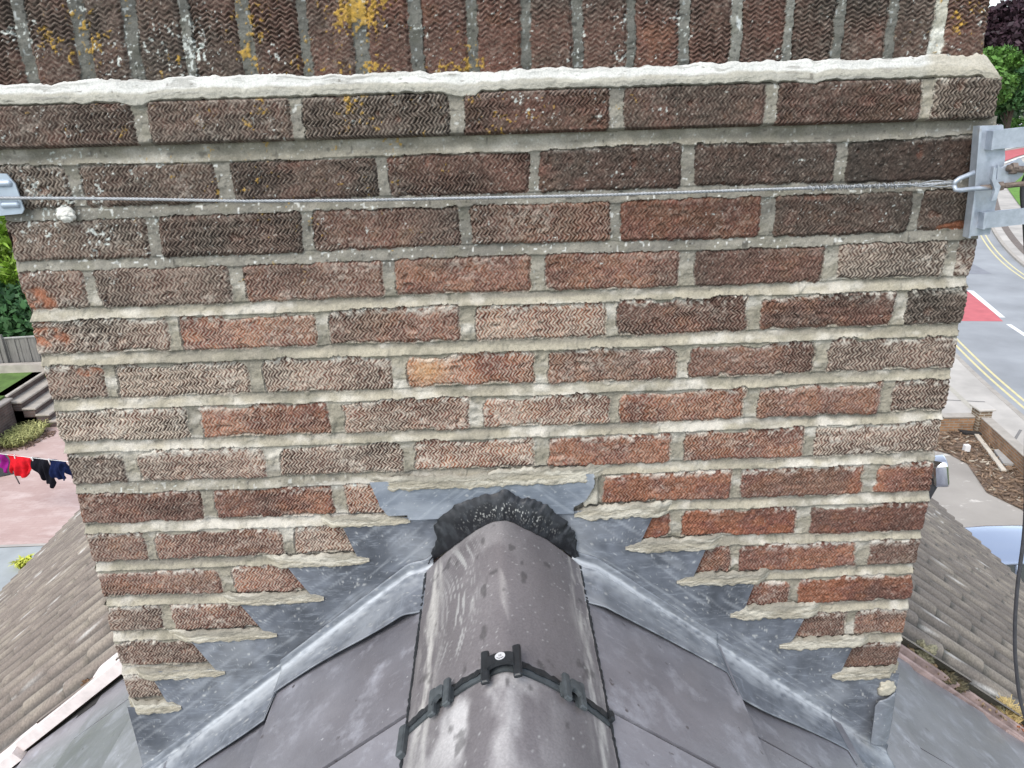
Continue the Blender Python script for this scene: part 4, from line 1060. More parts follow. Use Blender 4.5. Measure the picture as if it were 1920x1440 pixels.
# ================================================================== GROUND AND STREET
ZG = -8.5
def sheet(name, poly, z, mat, kind="structure", parent=None):
    o = npmesh(name, np.array([(x, y, z) for x, y in poly]), [tuple(range(len(poly)))], mat, parent, smooth=False)
    if kind: o["kind"] = kind
    return o
def ribbon(line, w0, w1):
    """polygon between two offsets (to the right) of a polyline"""
    P = [Vector((a, b, 0)) for a, b in line]; A = []; B = []
    for i, p in enumerate(P):
        t = (P[min(i + 1, len(P) - 1)] - P[max(i - 1, 0)]).normalized(); n = Vector((t.y, -t.x, 0))
        A.append((p + n * w0)[:2]); B.append((p + n * w1)[:2])
    return [tuple(a) for a in A] + [tuple(b) for b in reversed(B)]
def strip(name, line, w0, w1, z, mat, kind="structure"):
    pg = ribbon(line, w0, w1); n = len(line)
    V_ = [(x, y, z) for x, y in pg]; F_ = [(i, i + 1, 2 * n - 2 - i, 2 * n - 1 - i) for i in range(n - 1)]
    o = npmesh(name, np.array(V_), F_, mat, None, smooth=False)
    if kind: o["kind"] = kind
    return o
def smooth_line(P, n=8): return [(p.x, p.y) for p in catmull([(a, b, 0) for a, b in P], n)]
M_ground = mat_plain("ground_grass", (.07, .10, .035), .95, .35, .6)
M_asph = mat_plain("asphalt", (.30, .31, .32), .9, .16, .5)
M_asph2 = mat_plain("asphalt_patch", (.235, .24, .26), .9, .1, 3)
M_pave = mat_plain("pavement_concrete", (.44, .41, .37), .9, .2, .9)
M_kerb = mat_plain("kerb_stone", (.38, .345, .30), .9, .15, 4)
M_redroad = mat_plain("red_surfacing", (.50, .13, .14), .9, .12, 2)
M_rwhite = mat_plain("road_white", (.75, .75, .73), .8, .08, 5)
M_ryellow = mat_plain("road_yellow", (.62, .55, .30), .8, .12, 5)
def make_drive():
    m = Mat("driveway_concrete"); a = m.noise(.35, 6, .6); b = m.noise(1.6, 5, .7, (1, 2.5, 1)); 
    c = m.ramp(a, .3, .7, (.27, .245, .215), (.42, .385, .34)); c = m.mix(m.ramp(b, .60, .68), c, (.62, .58, .52))
    m.color(c).rough(.9); return m.m
def make_patio():
    m = Mat("pink_block_paving"); a = m.noise(.6, 6, .65); b = m.noise(1.0, 5, .7, (1.2, 2.6, 1), (0, 0, .5))
    c = m.ramp(a, .3, .7, (.40, .27, .24), (.54, .40, .36)); c = m.mix(m.ramp(b, .45, .75), c, (.62, .50, .46))
    br = m.n("TexBrick"); br.inputs["Scale"].default_value = 1.0; br.inputs["Brick Width"].default_value = .2; br.inputs["Row Height"].default_value = .1; br.inputs["Mortar Size"].default_value = .006
    m.link(m.coord((1, 1, 1)), br.inputs["Vector"])
    m.color(m.mix(m.ramp(br.outputs["Fac"], 0, 1, (0, 0, 0), (.2,) * 3), c, (.3, .23, .2))).rough(.9); return m.m
def make_bricks(name, c1, c2, mc, sc=1.0, rot=(math.pi / 2, 0, 0)):
    m = Mat(name); br = m.n("TexBrick"); br.inputs["Color1"].default_value = (*c1, 1); br.inputs["Color2"].default_value = (*c2, 1); br.inputs["Mortar"].default_value = (*mc, 1)
    br.inputs["Brick Width"].default_value = .225; br.inputs["Row Height"].default_value = .075; br.inputs["Mortar Size"].default_value = .012; br.inputs["Scale"].default_value = sc
    g = m.n("NewGeometry"); sx = m.n("SeparateXYZ"); m.link(g.outputs["Position"], sx.inputs[0]); cb = m.n("CombineXYZ")
    m.link(m.math('ADD', sx.outputs[0], sx.outputs[1]), cb.inputs[0]); m.link(sx.outputs[2], cb.inputs[1]); m.link(cb.outputs[0], br.inputs["Vector"])
    n = m.noise(3, 5, .6)
    m.color(m.mix(1.0, br.outputs["Color"], m.ramp(n, .25, .75, (.55,) * 3, (1.35,) * 3), 'MULTIPLY')).rough(.95); return m.m
M_gwall = make_bricks("garden_wall_brick", (.36, .20, .10), (.27, .14, .07), (.28, .24, .19))
M_pier = make_bricks("pier_brick", (.22, .15, .09), (.17, .11, .07), (.4, .36, .29))
M_rwall = make_bricks("retaining_brick", (.13, .085, .075), (.095, .065, .06), (.13, .11, .10))
g = sheet("ground", [(-1500, -1500), (1500, -1500), (1500, 2500), (-1500, 2500)], ZG - .16, M_ground)

near = smooth_line([(12.2, 2), (13.1, 9), (13.9, 14.2), (14.66, 18.2), (15.62, 22.8), (17.3, 29), (19.8, 36.5), (23.5, 46), (30, 60), (41, 80), (54, 102), (75, 135), (100, 175)])
far = smooth_line([(21.0, 2), (22.0, 14), (23.4, 24), (25.2, 32), (27.2, 38), (31.0, 46), (36.6, 56), (45, 70), (57, 90), (70, 110), (92, 145), (118, 186)])
n = min(len(near), len(far)); nn = np.array(near); ff = np.array(far)
tn = np.linspace(0, 1, 90)
rs_ = lambda a: np.stack([np.interp(tn, np.linspace(0, 1, len(a)), a[:, i]) for i in range(2)], 1)
A, B_ = rs_(nn), rs_(ff)
V_ = [(x, y, ZG - .10) for x, y in A] + [(x, y, ZG - .10) for x, y in B_]
o = npmesh("road", np.array(V_), [(i, 90 + i, 91 + i, i + 1) for i in range(89)], M_asph, smooth=False); o["kind"] = "structure"
strip("near_kerb", near, -.14, .02, ZG + .004, M_kerb); strip("far_kerb", far, -.02, .16, ZG + .004, M_kerb)
# kerb faces
def kerb_face(name, line):
    V_ = [(x, y, ZG + .004) for x, y in line] + [(x, y, ZG - .12) for x, y in line]; n = len(line)
    npmesh(name, np.array(V_), [(i, i + 1, n + i + 1, n + i) for i in range(n - 1)], M_kerb, smooth=False)["kind"] = "structure"
kerb_face("near_kerb_face", ribbon(near, .02, .02)[:len(near)]); kerb_face("far_kerb_face", ribbon(far, -.02, -.02)[:len(far)])
strip("near_pavement", near, -2.35, -.14, ZG, M_pave); strip("far_pavement", far, .16, 5.2, ZG, M_pave)
strip("drain_channel", far, .55, .95, ZG + .004, mat_plain("dark_edging", (.17, .14, .12), .9, .2, 4))
zr = ZG - .096
strip("yellow_line", near, .32, .405, zr, M_ryellow); strip("yellow_line", near, .56, .645, zr, M_ryellow)
strip("yellow_line", far, -.52, -.435, zr, M_ryellow); strip("yellow_line", far, -.78, -.695, zr, M_ryellow)
sheet("red_road_panel", [(21.2, 31.62), (19.79, 27.13), (18.1, 27.4), (18.4, 32.6)], zr, M_redroad)
sheet("white_line", [(21.16, 31.9), (21.38, 31.75), (20.18, 27.6), (19.98, 27.65)], zr + .004, M_rwhite)
sheet("white_line", [(19.66, 26.75), (19.84, 26.72), (19.55, 25.2), (19.37, 25.23)], zr, M_rwhite)
sheet("white_line", [(19.1, 24.0), (19.28, 23.97), (18.99, 22.5), (18.81, 22.53)], zr, M_rwhite)
sheet("asphalt_patch", [(22.8, 34.83), (24.05, 34.7), (24.5, 37.3), (23.4, 37.6)], zr, M_asph2)
sheet("red_road_panel", [(50, 80.5), (53.95, 81.8), (59.68, 87.8), (66, 94), (71, 101), (58, 91.5)], ZG + .07, M_redroad)
strip("white_line", [(50, 80), (53.95, 81.4), (59.8, 87.4), (66.3, 93.6)], .0, .35, ZG + .075, M_rwhite)
strip("white_line", [(50, 84), (58.6, 92.0), (64, 97), (71.4, 103.5)], .0, .35, ZG + .075, M_rwhite)
sheet("grass_verge", [(44.6, 66.3), (38.3, 54.6), (36.5, 51), (39, 47), (60, 70), (56, 80)], ZG + .06, mat_plain("verge_grass", (.12, .24, .04), .95, .25, 3))
sheet("driveway", [(4.4, -4), (13.0, -4), (13.0, 9), (12.6, 16.4), (4.4, 18)], ZG + .004, make_drive())
# slabs joint lines in the pavement
M_joint = mat_plain("slab_joint", (.2, .19, .18), .9, .1, 6)
strip("slab_joint", [(14.0, 17.2), (13.15, 16.3), (12.95, 14.5)], 0, .07, ZG + .004, M_joint); strip("slab_joint", [(13.0, 19.5), (14.2, 19.2)], 0, .06, ZG + .004, M_joint)
strip("slab_joint", [(14.0, 20.9), (13.4, 17.4)], 0, .16, ZG + .006, mat_plain("pale_edging", (.42, .39, .33), .9, .1, 6))
# mulch bed
M_mulch = mat_plain("mulch", (.15, .105, .075), 1.0, .7, 14)
bedp = [(11.0, 18.2), (12.75, 17.12), (12.42, 14.74), (12.1, 12.2), (11.2, 12.4), (11.37, 13.2), (11.07, 14.0), (11.45, 15.4), (11.3, 16.0), (10.6, 16.6)]
sheet("mulch_bed", bedp, ZG + .02, M_mulch)
def inpoly(x, y, P):
    r = False; j = len(P) - 1
    for i in range(len(P)):
        if (P[i][1] > y) != (P[j][1] > y) and x < (P[j][0] - P[i][0]) * (y - P[i][1]) / (P[j][1] - P[i][1]) + P[i][0]: r = not r
        j = i
    return r
def litter(name, poly, nn_, mat, s0, s1, label, cat, z=ZG + .03):
    mb = MB(); xs = [p[0] for p in poly]; ys = [p[1] for p in poly]; k = 0
    while k < nn_:
        x, y = random.uniform(min(xs), max(xs)), random.uniform(min(ys), max(ys))
        if not inpoly(x, y, poly): continue
        s = random.uniform(s0, s1); k += 1
        mb.box((x, y, z + random.uniform(0, .04)), (s * random.uniform(1, 2.6), s * random.uniform(.3, .8), s * .3), (Vector((random.uniform(-1, 1), random.uniform(-1, 1), random.uniform(-.3, .3))).normalized(), Vector((0, 1, 0)), Vector((0, 0, 1))))
    return tag(mb.build(name, mat), label, cat, None, "stuff")
litter("bark_chips", bedp, 900, mat_plain("bark_a", (.22, .15, .10), 1, .7, 5), .03, .09, "brown bark chips and dry leaves covering the bed inside the garden wall", "mulch")
litter("pale_rubble", bedp, 120, mat_plain("rubble_a", (.42, .36, .28), 1, .4, 5), .03, .08, "pale scraps of rubble scattered through the bark", "rubble")
def flatbit(name, pts, h, mat, label, cat, group=None, z=ZG + .05):
    mb = MB(); mb.prism([(x, y, z) for x, y in pts], (0, 0, 1), h); return tag(mb.build(name, mat), label, cat, group)
flatbit("timber_batten", [(12.52, 16.95), (12.62, 16.9), (12.08, 14.88), (11.97, 14.92)], .04, mat_plain("batten", (.55, .5, .42), .8, .15, 6), "long pale timber batten lying on the bark by the garden wall", "batten")
flatbit("broken_slab", [(12.42, 15.92), (12.68, 15.98), (12.66, 15.45), (12.42, 15.15), (12.2, 15.2)], .06, mat_plain("slab_grey", (.38, .37, .35), .9, .15, 6), "broken grey paving slab leaning on the bark beside the wall", "slab")
flatbit("dark_plank", [(12.25, 17.2), (12.75, 16.98), (12.72, 16.86), (12.3, 16.95)], .05, M_dark, "short dark board at the foot of the brick pier", "board")
flatbit("white_block", [(11.72, 16.1), (11.85, 16.1), (11.85, 15.98), (11.72, 15.98)], .16, M_white, "small upright white block in the bark", "block")
flatbit("rubble_lump", [(12.2, 14.35), (12.4, 14.4), (12.38, 14.2), (12.25, 14.1)], .09, mat_plain("rubble_b", (.5, .44, .3), .9, .2, 6), "yellowish stone lump at the right end of the bark bed", "stone")
# garden wall with pier
gw = empty("garden_wall", (12.7, 16, ZG), "low orange brown brick garden wall with stone coping round the front bed", "wall")
def wallseg(a, b, h, w, mat, parent, cop):
    a = Vector((*a, ZG)); b = Vector((*b, ZG)); d = (b - a); L = d.length; t = d.normalized(); nrm = Vector((-t.y, t.x, 0)); m_ = (a + b) / 2
    MB().box(m_ + Vector((0, 0, h / 2 - .1)), (L, w, h + .2), (t, nrm, Vector((0, 0, 1)))).build("brick_run", mat, parent)
    if cop: MB().box(m_ + Vector((0, 0, h + .02)), (L, w + .04, .04), (t, nrm, Vector((0, 0, 1))), bev=.01).build("coping", M_kerb, parent)
wallseg((9.4, 17.5), (12.66, 17.32), .42, .22, M_gwall, gw, True); wallseg((12.82, 17.02), (12.40, 14.3), .46, .22, M_gwall, gw, True); wallseg((12.40, 14.3), (11.9, 9.5), .46, .22, M_gwall, gw, True)
MB().box((12.85, 17.28, ZG + .22), (.34, .34, .84)).build("pier", M_pier, gw)
MB().box((12.85, 17.28, ZG + .675), (.46, .46, .06), bev=.015).build("pier_cap", M_pave, gw)

# ---- cars
def car(label, loc, rotz, paint, L=4.2, W=1.76, Hh=1.5, group=None):
    t = empty("parked_car", loc, label, "car", group); t.rotation_euler[2] = 0
    R = Matrix.Rotation(rotz, 3, 'Z'); O = Vector(loc)
    tr = lambda p: O + R @ Vector(p)
    def L_(rings, nm, mt, par, sm=True): return loft([[tr(p) for p in r] for r in rings], nm, mt, par, sm)
    # lower body: rings along the length
    prof = [(-L / 2, .35, .62, .78), (-L / 2 + .06, .25, .80, .86), (-L / 2 + .5, .2, .93, .98), (-.9, .2, .98, 1.0), (.6, .2, .98, 1.0), (L / 2 - 1.0, .2, .93, 1.0), (L / 2 - .35, .22, .82, .95), (L / 2 - .05, .28, .70, .86), (L / 2, .38, .58, .76)]
    rings = []
    for x, z0, z1, k in prof:
        w = W / 2 * k
        rings.append([(x, -w * .94, z0), (x, -w, z0 + .15), (x, -w, z1 - .16), (x, -w * .93, z1 - .02), (x, -w * .6, z1 + .02), (x, 0, z1 + .03), (x, w * .6, z1 + .02), (x, w * .93, z1 - .02), (x, w, z1 - .16), (x, w, z0 + .15), (x, w * .94, z0)])
    body = L_(rings, "body", paint, t)
    # glasshouse and roof skin
    zb, zt = .95, Hh
    gl = []
    xs = [(-1.75, -1.30), (-.55, -.62), (.2, .1), (1.05, .55)]
    M_gl = bpy.data.materials.get("car_glass") or mat_plain("car_glass", (.012, .016, .02), .08, .1, 3, spec=.7)
    lo = [(-1.80, W / 2 * .93), (1.15, W / 2 * .93)]; hi = [(-1.32, W / 2 * .68), (.42, W / 2 * .68)]
    Vg = [tr(p) for p in ((lo[0][0], -lo[0][1], zb - .04), (lo[1][0], -lo[1][1], zb - .04), (lo[1][0], lo[1][1], zb - .04), (lo[0][0], lo[0][1], zb - .04), (hi[0][0], -hi[0][1], zt - .07), (hi[1][0], -hi[1][1], zt - .07), (hi[1][0], hi[1][1], zt - .07), (hi[0][0], hi[0][1], zt - .07))]
    npmesh("window_band", np.array(Vg), [(0, 1, 5, 4), (1, 2, 6, 5), (2, 3, 7, 6), (3, 0, 4, 7), (4, 5, 6, 7)], M_gl, t, smooth=False)
    rr = []
    for x, k, z in ((-1.46, .72, -.10), (-1.40, .80, -.055), (-1.2, .84, -.02), (-.5, .86, .0), (.1, .85, -.01), (.38, .81, -.05), (.46, .76, -.09)):
        w = W / 2 * k * .88; q = Hh + z
        rr.append([(x, -w, q - .055), (x, -w * .985, q - .02), (x, -w * .9, q - .004), (x, -w * .5, q + .012), (x, 0, q + .018), (x, w * .5, q + .012), (x, w * .9, q - .004), (x, w * .985, q - .02), (x, w, q - .055), (x, 0, q - .06)])
    L_(rr, "roof", paint, t)
    for sgn in (-1, 1):
        for (xa, xb) in ((-1.80, -1.34), (-.60, -.62), (.1, .06), (1.15, .42)):
            MB().tube([tr((xa, sgn * W / 2 * .935, zb - .04)), tr((xb, sgn * W / 2 * .69, zt - .07))], .035, 6).build("pillar", paint, t)
    for x in (-L / 2 + .78, L / 2 - .85):
        for sgn in (-1, 1):
            c = tr((x, sgn * (W / 2 - .1), .31)); ax_ = R @ Vector((0, 1, 0)); u = R @ Vector((1, 0, 0)); z_ = Vector((0, 0, 1))
            wh = MB().prism([c - ax_ * .1 + u * (.31 * math.cos(a)) + z_ * (.31 * math.sin(a)) for a in np.linspace(0, 2 * math.pi, 28, endpoint=False)], ax_, .2).build("wheel", M_blackcable, t)
            MB().prism([c + ax_ * (sgn * .1) + u * (.2 * math.cos(a)) + z_ * (.2 * math.sin(a)) for a in np.linspace(0, 2 * math.pi, 20, endpoint=False)], ax_ * sgn, .012).build("rim", M_zinc, wh)
    for sgn in (-1, 1):
        MB().box(tr((L / 2 - .10, sgn * .6, .66)), (.16, .32, .13), (R @ Vector((1, 0, 0)), R @ Vector((0, 1, 0)), Vector((0, 0, 1))), bev=.03).build("headlight", M_badge, t)
        MB().box(tr((-L / 2 + .06, sgn * .62, .72)), (.12, .22, .22), (R @ Vector((1, 0, 0)), R @ Vector((0, 1, 0)), Vector((0, 0, 1))), bev=.03).build("tail_light", M_redroad, t)
    return t
def paint(name, c, metal=.4):
    m = Mat(name); m.color(c).rough(.16).metal(metal).spec(.6); m.b.inputs["Coat Weight"].default_value = .8; m.b.inputs["Coat Roughness"].default_value = .05; return m.m
car("silver blue car on the driveway below the right eaves, mostly its roof showing", (9.02, 9.80, ZG + .01), 0.0, paint("car_blue", (.30, .36, .48), .3), W=1.5)
car("tiny white car far up the street under the trees", (89.5, 135.5, ZG - .05), math.radians(20), paint("car_white", (.75, .75, .75), .0))

# ---- trees
def leafmat(name, a, b):
    m = Mat(name); g_ = m.n("NewGeometry"); n = m.noise(.35, 3)
    c = m.ramp(n, .3, .7, a, b)
    h = m.n("HueSaturation"); r = m.ramp(g_.outputs["Random Per Island"], 0, 1, (.55,) * 3, (1.5,) * 3)
    m.color(m.mix(1.0, c, r, 'MULTIPLY')).rough(.6).spec(.3)
    m.b.inputs["Transmission Weight"].default_value = 0.0
    return m.m
M_bark = mat_plain("bark", (.09, .07, .055), .95, .3, 6, bump=.02)
def leaf_tree(name, base, h, r, mat, label, nleaf, ls, seed, cat="tree", group=None, shape="round", trunk=.3):
    rg = np.random.default_rng(seed); b = np.array(base, float)
    t = empty(name, tuple(base), label, cat, group)
    # clumps
    if shape == "round":
        nc = 46; d = rg.normal(size=(nc, 3)); d /= np.linalg.norm(d, axis=1, keepdims=True); rad = rg.uniform(.35, 1.0, nc) ** .6
        cen = b + np.array([0, 0, h * (trunk + (1 - trunk) / 2)]) + d * rad[:, None] * np.array([r, r, h * (1 - trunk) / 2]) * .82; cr = rg.uniform(.2, .36, nc) * r
    else:
        nc = 70; zz = rg.uniform(0, 1, nc) ** 1.3; a = rg.uniform(0, 2 * np.pi, nc); q = r * (1 - zz * .92) * rg.uniform(.45, 1, nc)
        cen = b + np.stack([q * np.cos(a), q * np.sin(a), h * (trunk + (1 - trunk) * zz)], 1); cr = rg.uniform(.14, .26, nc) * r * (1.15 - zz * .7)
    pick = rg.integers(0, nc, nleaf); o = rg.normal(size=(nleaf, 3)); o /= np.linalg.norm(o, axis=1, keepdims=True)
    P = cen[pick] + o * (cr[pick] * rg.uniform(.45, 1.05, nleaf) ** .5)[:, None] * (np.array([1, 1, .7]) if shape == "round" else np.array([1, 1, 1.25]))
    u = rg.normal(size=(nleaf, 3)); 
    if shape != "round": u = u * .5 + o * np.array([1, 1, .4]) + np.array([0, 0, .5])
    u /= np.linalg.norm(u, axis=1, keepdims=True); w = np.cross(u, rg.normal(size=(nleaf, 3))); w /= np.linalg.norm(w, axis=1, keepdims=True)
    s = (ls * rg.uniform(.6, 1.4, nleaf))[:, None]; k = .55 if shape == "round" else .22
    V_ = np.stack([P - u * s, P + w * s * k, P + u * s, P - w * s * k], 1).reshape(-1, 3)
    F_ = np.arange(nleaf * 4).reshape(-1, 4)
    npmesh("crown", V_, F_, mat, t, smooth=False)
    mb = MB(); top = b + np.array([0, 0, h * .75]); mb.tube([b - np.array([0, 0, .2]), b * .5 + top * .5 + rg.normal(size=3) * .15, top], [.03 * h, .02 * h, .006 * h], 8)
    for i in range(10):
        c = cen[i]; z0 = b + np.array([0, 0, h * rg.uniform(.2, .5)]); mb.tube([z0, (z0 + c) / 2 + rg.normal(size=3) * .1 * r * .3, c], [.009 * h, .006 * h, .002 * h], 5)
    mb.build("trunk", M_bark, t); return t
Mg1 = leafmat("leaf_bright", (.055, .13, .025), (.12, .24, .05)); Mg2 = leafmat("leaf_dark", (.018, .045, .018), (.035, .075, .028)); Mp = leafmat("leaf_copper", (.025, .014, .02), (.06, .03, .04))
Mc1 = leafmat("conifer_lime", (.16, .27, .03), (.30, .42, .06)); Mc2 = leafmat("conifer_dark", (.01, .03, .012), (.025, .06, .02)); Mg3 = leafmat("leaf_mid", (.03, .08, .03), (.06, .14, .045))
leaf_tree("deciduous_tree", (61.5, 99, ZG), 13.2, 4.6, Mg1, "bright green leafy tree standing in front of the darker trees at top right", 9000, .34, 1, group="trees at the end of the street")
leaf_tree("deciduous_tree", (66.5, 101, ZG), 11.6, 4.4, Mg3, "mid green tree at the right frame edge beside the bright green one", 8000, .34, 2, group="trees at the end of the street")
leaf_tree("copper_beech", (77, 122, ZG), 19.5, 7.5, Mp, "tall purple copper beech rising behind the green trees against the sky", 9000, .5, 3, group="trees at the end of the street")
leaf_tree("cedar_tree", (68.8, 120, ZG), 23.5, 5, Mg3, "tall conifer with drooping branches next to the brick edge at top right", 9000, .55, 4, group="trees at the end of the street", shape="cone", trunk=.1)
leaf_tree("yew_tree", (73, 117, ZG), 9.5, 6, Mg2, "dark spreading tree in deep shade above the far car", 7000, .4, 5, group="trees at the end of the street", trunk=.12)
leaf_tree("yew_tree", (86, 136, ZG), 11, 7, Mg2, "dark tree behind the far car at the frame edge", 6000, .5, 6, group="trees at the end of the street", trunk=.2)
leaf_tree("round_bush", (72.8, 108, ZG), 3.6, 2.0, Mg1, "small bright green bush at the right frame edge above the far car", 3000, .2, 7, cat="bush", trunk=.05)
for i in range(9):
    leaf_tree("background_tree", (105 + i * 16, 190 - i * 6, ZG), 15 + 4 * hsh(i, 2), 9, Mg3 if i % 2 else Mg2, "broad distant tree in the belt beyond the street, mostly hidden", 2500, .8, 40 + i, group="distant tree belt", trunk=.1)
for i in range(9):
    leaf_tree("background_tree", (-70 + i * 17, 150 + 10 * hsh(i, 5), ZG), 14 + 4 * hsh(i, 3), 9, Mg3 if i % 2 else Mg2, "broad distant tree in the belt beyond the street, mostly hidden", 2500, .8, 60 + i, group="distant tree belt", trunk=.1)

# ================================================================== BACK GARDEN, LEFT
ZU = -7.45
sheet("patio", [(-4.9, 13.42), (-4.9, 24), (-13.0, 24), (-14.3, 21), (-14.6, 17), (-15, 13.42)], ZG + .004, make_patio())
strip("patio_edging", [(-15, 13.42), (-4.9, 13.36)], -.06, .03, ZG + .012, M_pave)
sheet("concrete_yard", [(-15, -4), (-4.4, -4), (-4.4, 13.36), (-15, 13.36)], ZG + .002, mat_plain("yard_concrete", (.36, .385, .385), .9, .15, 1.5))
# upper lawn as a raised block
up = MB().box((-29.2, 24, (ZG + ZU) / 2 - .1), (30, 30, ZU - ZG + .2)); up.build("upper_lawn", mat_plain("lawn_grass", (.10, .17, .04), .95, .3, 3))["kind"] = "structure"
up = MB().box((-14.0, 30.2, (ZG + ZU) / 2 - .1), (.6, 17, ZU - ZG + .2)); 
rw = empty("retaining_wall", (-14.1, 18, ZG), "dark brick retaining wall with pale coping beside the garden steps", "wall")
MB().box((-14.13, 15.1, ZG + .42), (.22, 9.4, 1.0)).build("brick_face", M_rwall, rw)
MB().box((-14.13, 15.1, ZG + .96), (.34, 9.5, .07), bev=.015).build("coping", mat_plain("coping_stone", (.30, .27, .24), .9, .2, 3), rw)
stp = empty("garden_steps", (-13.6, 20.6, ZG), "brick garden steps with pale stone treads climbing to the upper lawn", "steps")
M_tread = mat_plain("tread_stone", (.40, .36, .31), .9, .2, 3)
for k in range(5):
    x1 = -12.75 - k * .34; z = ZG + .21 * (k + 1)
    MB().box((x1 - 1.0, 20.9, (z + ZG) / 2 - .06), (1.9, 2.0, z - ZG - .04)).build("riser", M_rwall, stp)
    MB().box((x1 - .20, 20.9, z - .03), (.40, 2.06, .06), bev=.012).build("tread", M_tread, stp)
MB().box((-14.85, 22.0, ZU + .1), (2.6, .24, .3)).build("side_kerb", M_tread, stp)
fn = empty("wooden_fence", (-14.5, 21.6, ZU), "weathered grey wooden close-board fence below the hedge on the left", "fence")
M_fence = mat_plain("fence_wood", (.19, .18, .165), .95, .25, 4, stretch=(6, 6, .7))
x = -24.0
pan = MB(); yf = lambda x: 22.3 + (x + 15) * .10
while x < -8.5:
    pan.box((x, yf(x) + .012 * (int(x * 9) % 2), ZU + .49), (.142, .02, 1.02)); x += .125
pan.build("boards", M_fence, fn)
MB().tube([(-24, yf(-24), ZU + 1.02), (-8.5, yf(-8.5), ZU + 1.02)], .035, 6).build("capping_rail", mat_plain("rail_wood", (.33, .32, .3), .9, .2, 4), fn)
for xx in (-20.2, -17.8, -15.4, -13.0, -10.6):
    MB().box((xx, yf(xx) - .05, ZU + .55), (.09, .09, 1.2)).build("fence_post", M_fence, fn)
leaf_tree("conifer_hedge", (-16.9, 26.9, ZU), 7.0, 1.35, Mc1, "lime green feathery conifer rising over the fence at the left frame edge", 9000, .24, 11, cat="conifer", group="conifers behind the fence", shape="cone", trunk=.02)
leaf_tree("conifer_hedge", (-16.9, 30, ZU), 8, 2.4, Mc2, "dark green conifer behind the fence touching the chimney's left edge", 9000, .22, 12, cat="conifer", group="conifers behind the fence", shape="cone", trunk=.02)
leaf_tree("conifer_hedge", (-22.5, 31, ZU), 8, 2.2, Mc2, "dark conifer further left behind the fence, outside the lime green one", 6000, .24, 13, cat="conifer", group="conifers behind the fence", shape="cone", trunk=.02)
leaf_tree("conifer_hedge", (-14.3, 29.5, ZU), 7.5, 2.2, Mc2, "dark conifer behind the chimney in the row behind the fence", 5000, .24, 14, cat="conifer", group="conifers behind the fence", shape="cone", trunk=.02)
leaf_tree("hedge_shrub", (-16.6, 24.6, ZU), 2.1, 2.2, Mg3, "low rounded green shrub just behind the fence below the conifers", 6000, .14, 15, cat="shrub", trunk=.05)
leaf_tree("hedge_shrub", (-19.8, 24.9, ZU), 2.2, 2.3, Mg3, "low green shrub behind the fence under the lime conifer at the frame edge", 5000, .14, 16, cat="shrub", trunk=.05)
# dry ornamental grass on the patio corner
def tuft(name, c, n, l, w, mat, label, spread, seed, cat="plant"):
    rg = random.Random(seed); mb = MB()
    for i in range(n):
        a = rg.uniform(0, 2 * math.pi); q = rg.uniform(0, 1) ** .5; p = Vector((c[0] + math.cos(a) * q * spread[0], c[1] + math.sin(a) * q * spread[1], c[2]))
        b = rg.uniform(0, 2 * math.pi); ll = l * rg.uniform(.5, 1.1); d = Vector((math.cos(b), math.sin(b), 0)); s = Vector((-d.y, d.x, 0)) * w
        m1 = p + d * ll * .3 + Vector((0, 0, ll * .6)); m2 = p + d * ll * .8 + Vector((0, 0, ll * .55))
        mb.add([p - s, p + s, m1 + s, m1 - s, m2], [(0, 1, 2, 3), (3, 2, 4)])
    return tag(mb.build(name, mat), label, cat)
tuft("ornamental_grass", (-13.5, 19.15, ZG), 900, .42, .012, leafmat("grass_pale", (.28, .30, .10), (.42, .41, .18)), "pale yellow green clump of dry ornamental grass on the patio corner", (.42, .75), 3)
litter("soil_patch", [(-13.9, 18.2), (-13.0, 18.4), (-12.7, 19.4), (-13.2, 19.7), (-13.9, 19.2)], 300, mat_plain("soil_bits", (.17, .11, .08), 1, .6, 8), .03, .08, "brown soil and leaf crumbs round the ornamental grass", "soil", ZG + .01)
tuft("yellow_weed", (-9.86, 12.62, ZG), 90, .26, .02, leafmat("weed_yellow", (.35, .40, .03), (.5, .52, .08)), "small bright yellow green weed growing from the concrete by the eaves", (.12, .12), 5)
tag(MB().box((-12.9, 16.95, ZG + .2), (.7, .5, .42), (Vector((.9, .43, 0)), Vector((-.43, .9, 0)), Vector((0, 0, 1))), bev=.04).build("storage_box", mat_plain("dark_box", (.06, .07, .075), .6, .2, 8)), "dark grey box on the patio at the left frame edge under the washing", "box")

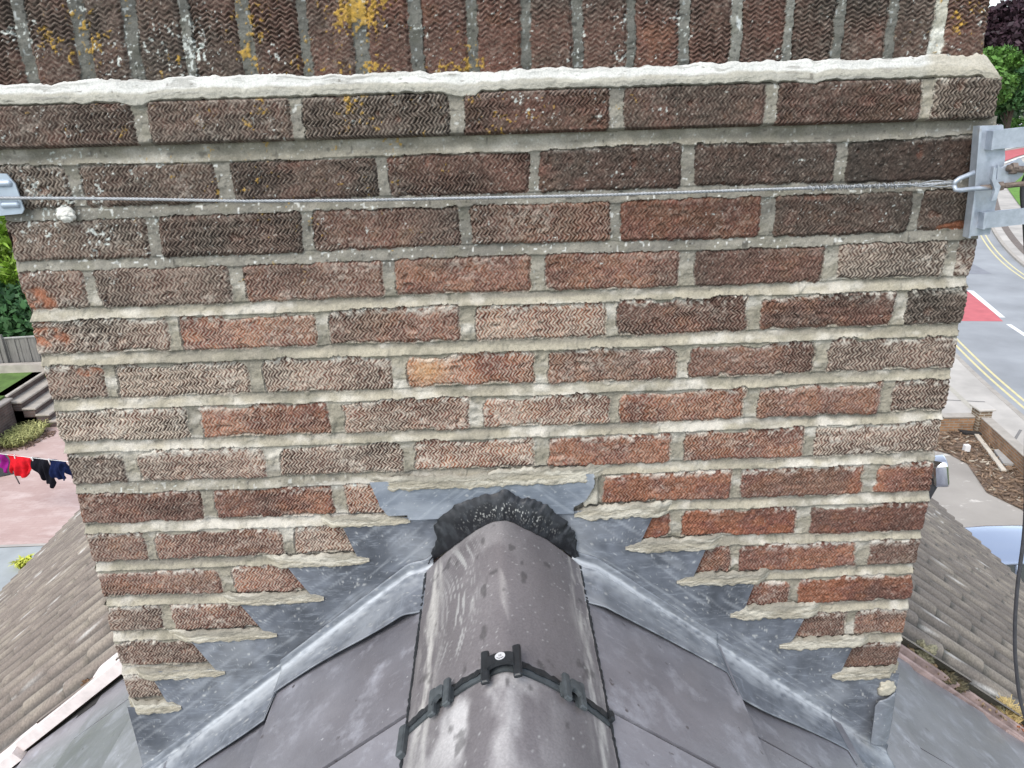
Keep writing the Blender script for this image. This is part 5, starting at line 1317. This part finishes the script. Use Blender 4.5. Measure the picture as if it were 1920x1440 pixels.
# washing line
ZL = ZG + 1.7
la, lb = Vector((-14.6, 15.75, ZL + .04)), Vector((-5.6, 13.1, ZL + .02))
def linept(f): p = la.lerp(lb, f); p.z -= .16 * math.sin(math.pi * f); return p
tag(MB().tube([linept(f) for f in np.linspace(0, 1, 40)], .006, 6).build("washing_line", M_white, None, True), "thin pale washing line over the patio", "rope")
for p, lab in ((la, "thin metal post at the far left end of the washing line"), (lb, "thin metal post at the hidden end of the washing line")):
    tag(MB().tube([(p.x, p.y, ZG), (p.x, p.y, p.z + .05)], .025, 8).build("line_post", M_galv, None, True), lab, "post", "washing line posts")
ld = (lb - la).normalized()
def garment(name, x0, x1, outline, mat, label, seed, sleeves=False):
    """x0,x1: distances along the line; outline: [(u, drop)] lower edge"""
    n = 36; m_ = 24; V_ = []
    us = np.linspace(0, 1, n); dr = np.interp(us, [o[0] for o in outline], [o[1] for o in outline])
    Lt = (lb - la).length; nrm = Vector((-ld.y, ld.x, 0))
    for i, u in enumerate(us):
        s = x0 + (x1 - x0) * u; top = linept(s / Lt)
        for j in range(m_):
            q = j / (m_ - 1); off = .05 * math.sin(u * 11 + seed) * q + .04 * math.sin(u * 23 + q * 4 + seed * 2) * q + .03 * math.sin(q * 6 + u * 5)
            V_.append(top + Vector((0, 0, -dr[i] * q - .0)) + nrm * off + ld * (.05 * math.sin(q * 3 + seed) * q))
    o = npmesh(name, np.array(V_), gridF(n, m_), mat, None); sm = o.modifiers.new("cloth", 'SOLIDIFY'); sm.thickness = .008
    tag(o, label, "laundry", "washing on the line"); return o
fab = lambda nm, c: mat_plain(nm, c, .9, .2, 12, spec=.1)
D0 = lambda x: (Vector((x, 0, 0)).x - la.x) / ld.x
garment("red_shirt", D0(-11.03), D0(-10.38), [(0, .5), (.12, .46), (.3, .52), (.55, .56), (.62, .50), (.9, .36), (1, .30)], fab("cloth_red", (.55, .012, .02)), "bright red top pegged on the washing line", 1)
garment("purple_top", D0(-11.6), D0(-11.05), [(0, .2), (.5, .22), (1, .46)], fab("cloth_purple", (.22, .012, .16)), "purple garment pegged at the left frame edge beside the red top", 2)
garment("black_shorts", D0(-10.36), D0(-9.92), [(0, .12), (.15, .36), (.35, .58), (.6, .60), (.75, .62), (.92, .72), (1, .60)], fab("cloth_black", (.008, .008, .012)), "black shorts hanging on the washing line beside the red top", 3)
garment("navy_top", D0(-9.91), D0(-9.45), [(0, .42), (.3, .5), (.58, .48), (.62, .26), (.75, .22), (.9, .40), (1, .42)], fab("cloth_navy", (.008, .014, .05)), "navy garment with a pale trim on the washing line next to the chimney", 4)
def peg(x, lab):
    p = linept(D0(x) / (lb - la).length)
    tag(MB().box(p + Vector((0, -.012, -.02)), (.018, .03, .10), bev=.004).build("clothes_peg", M_white), lab, "clothes peg", "pegs on the washing line")
peg(-10.80, "white clothes peg holding the red top"); peg(-10.33, "white clothes peg between the red top and the black shorts"); peg(-9.90, "white clothes peg between the black shorts and the navy garment")
p_ = linept(D0(-10.98) / (lb - la).length)
tag(MB().tube([p_ + Vector((0, .02, -.42)), p_ + Vector((.03, .01, -.58)), p_ + Vector((.07, 0, -.74))], .014, 6).build("hanging_strap", M_blackcable, None, True), "short dark strap dangling below the left sleeve of the red top", "strap", "washing on the line")
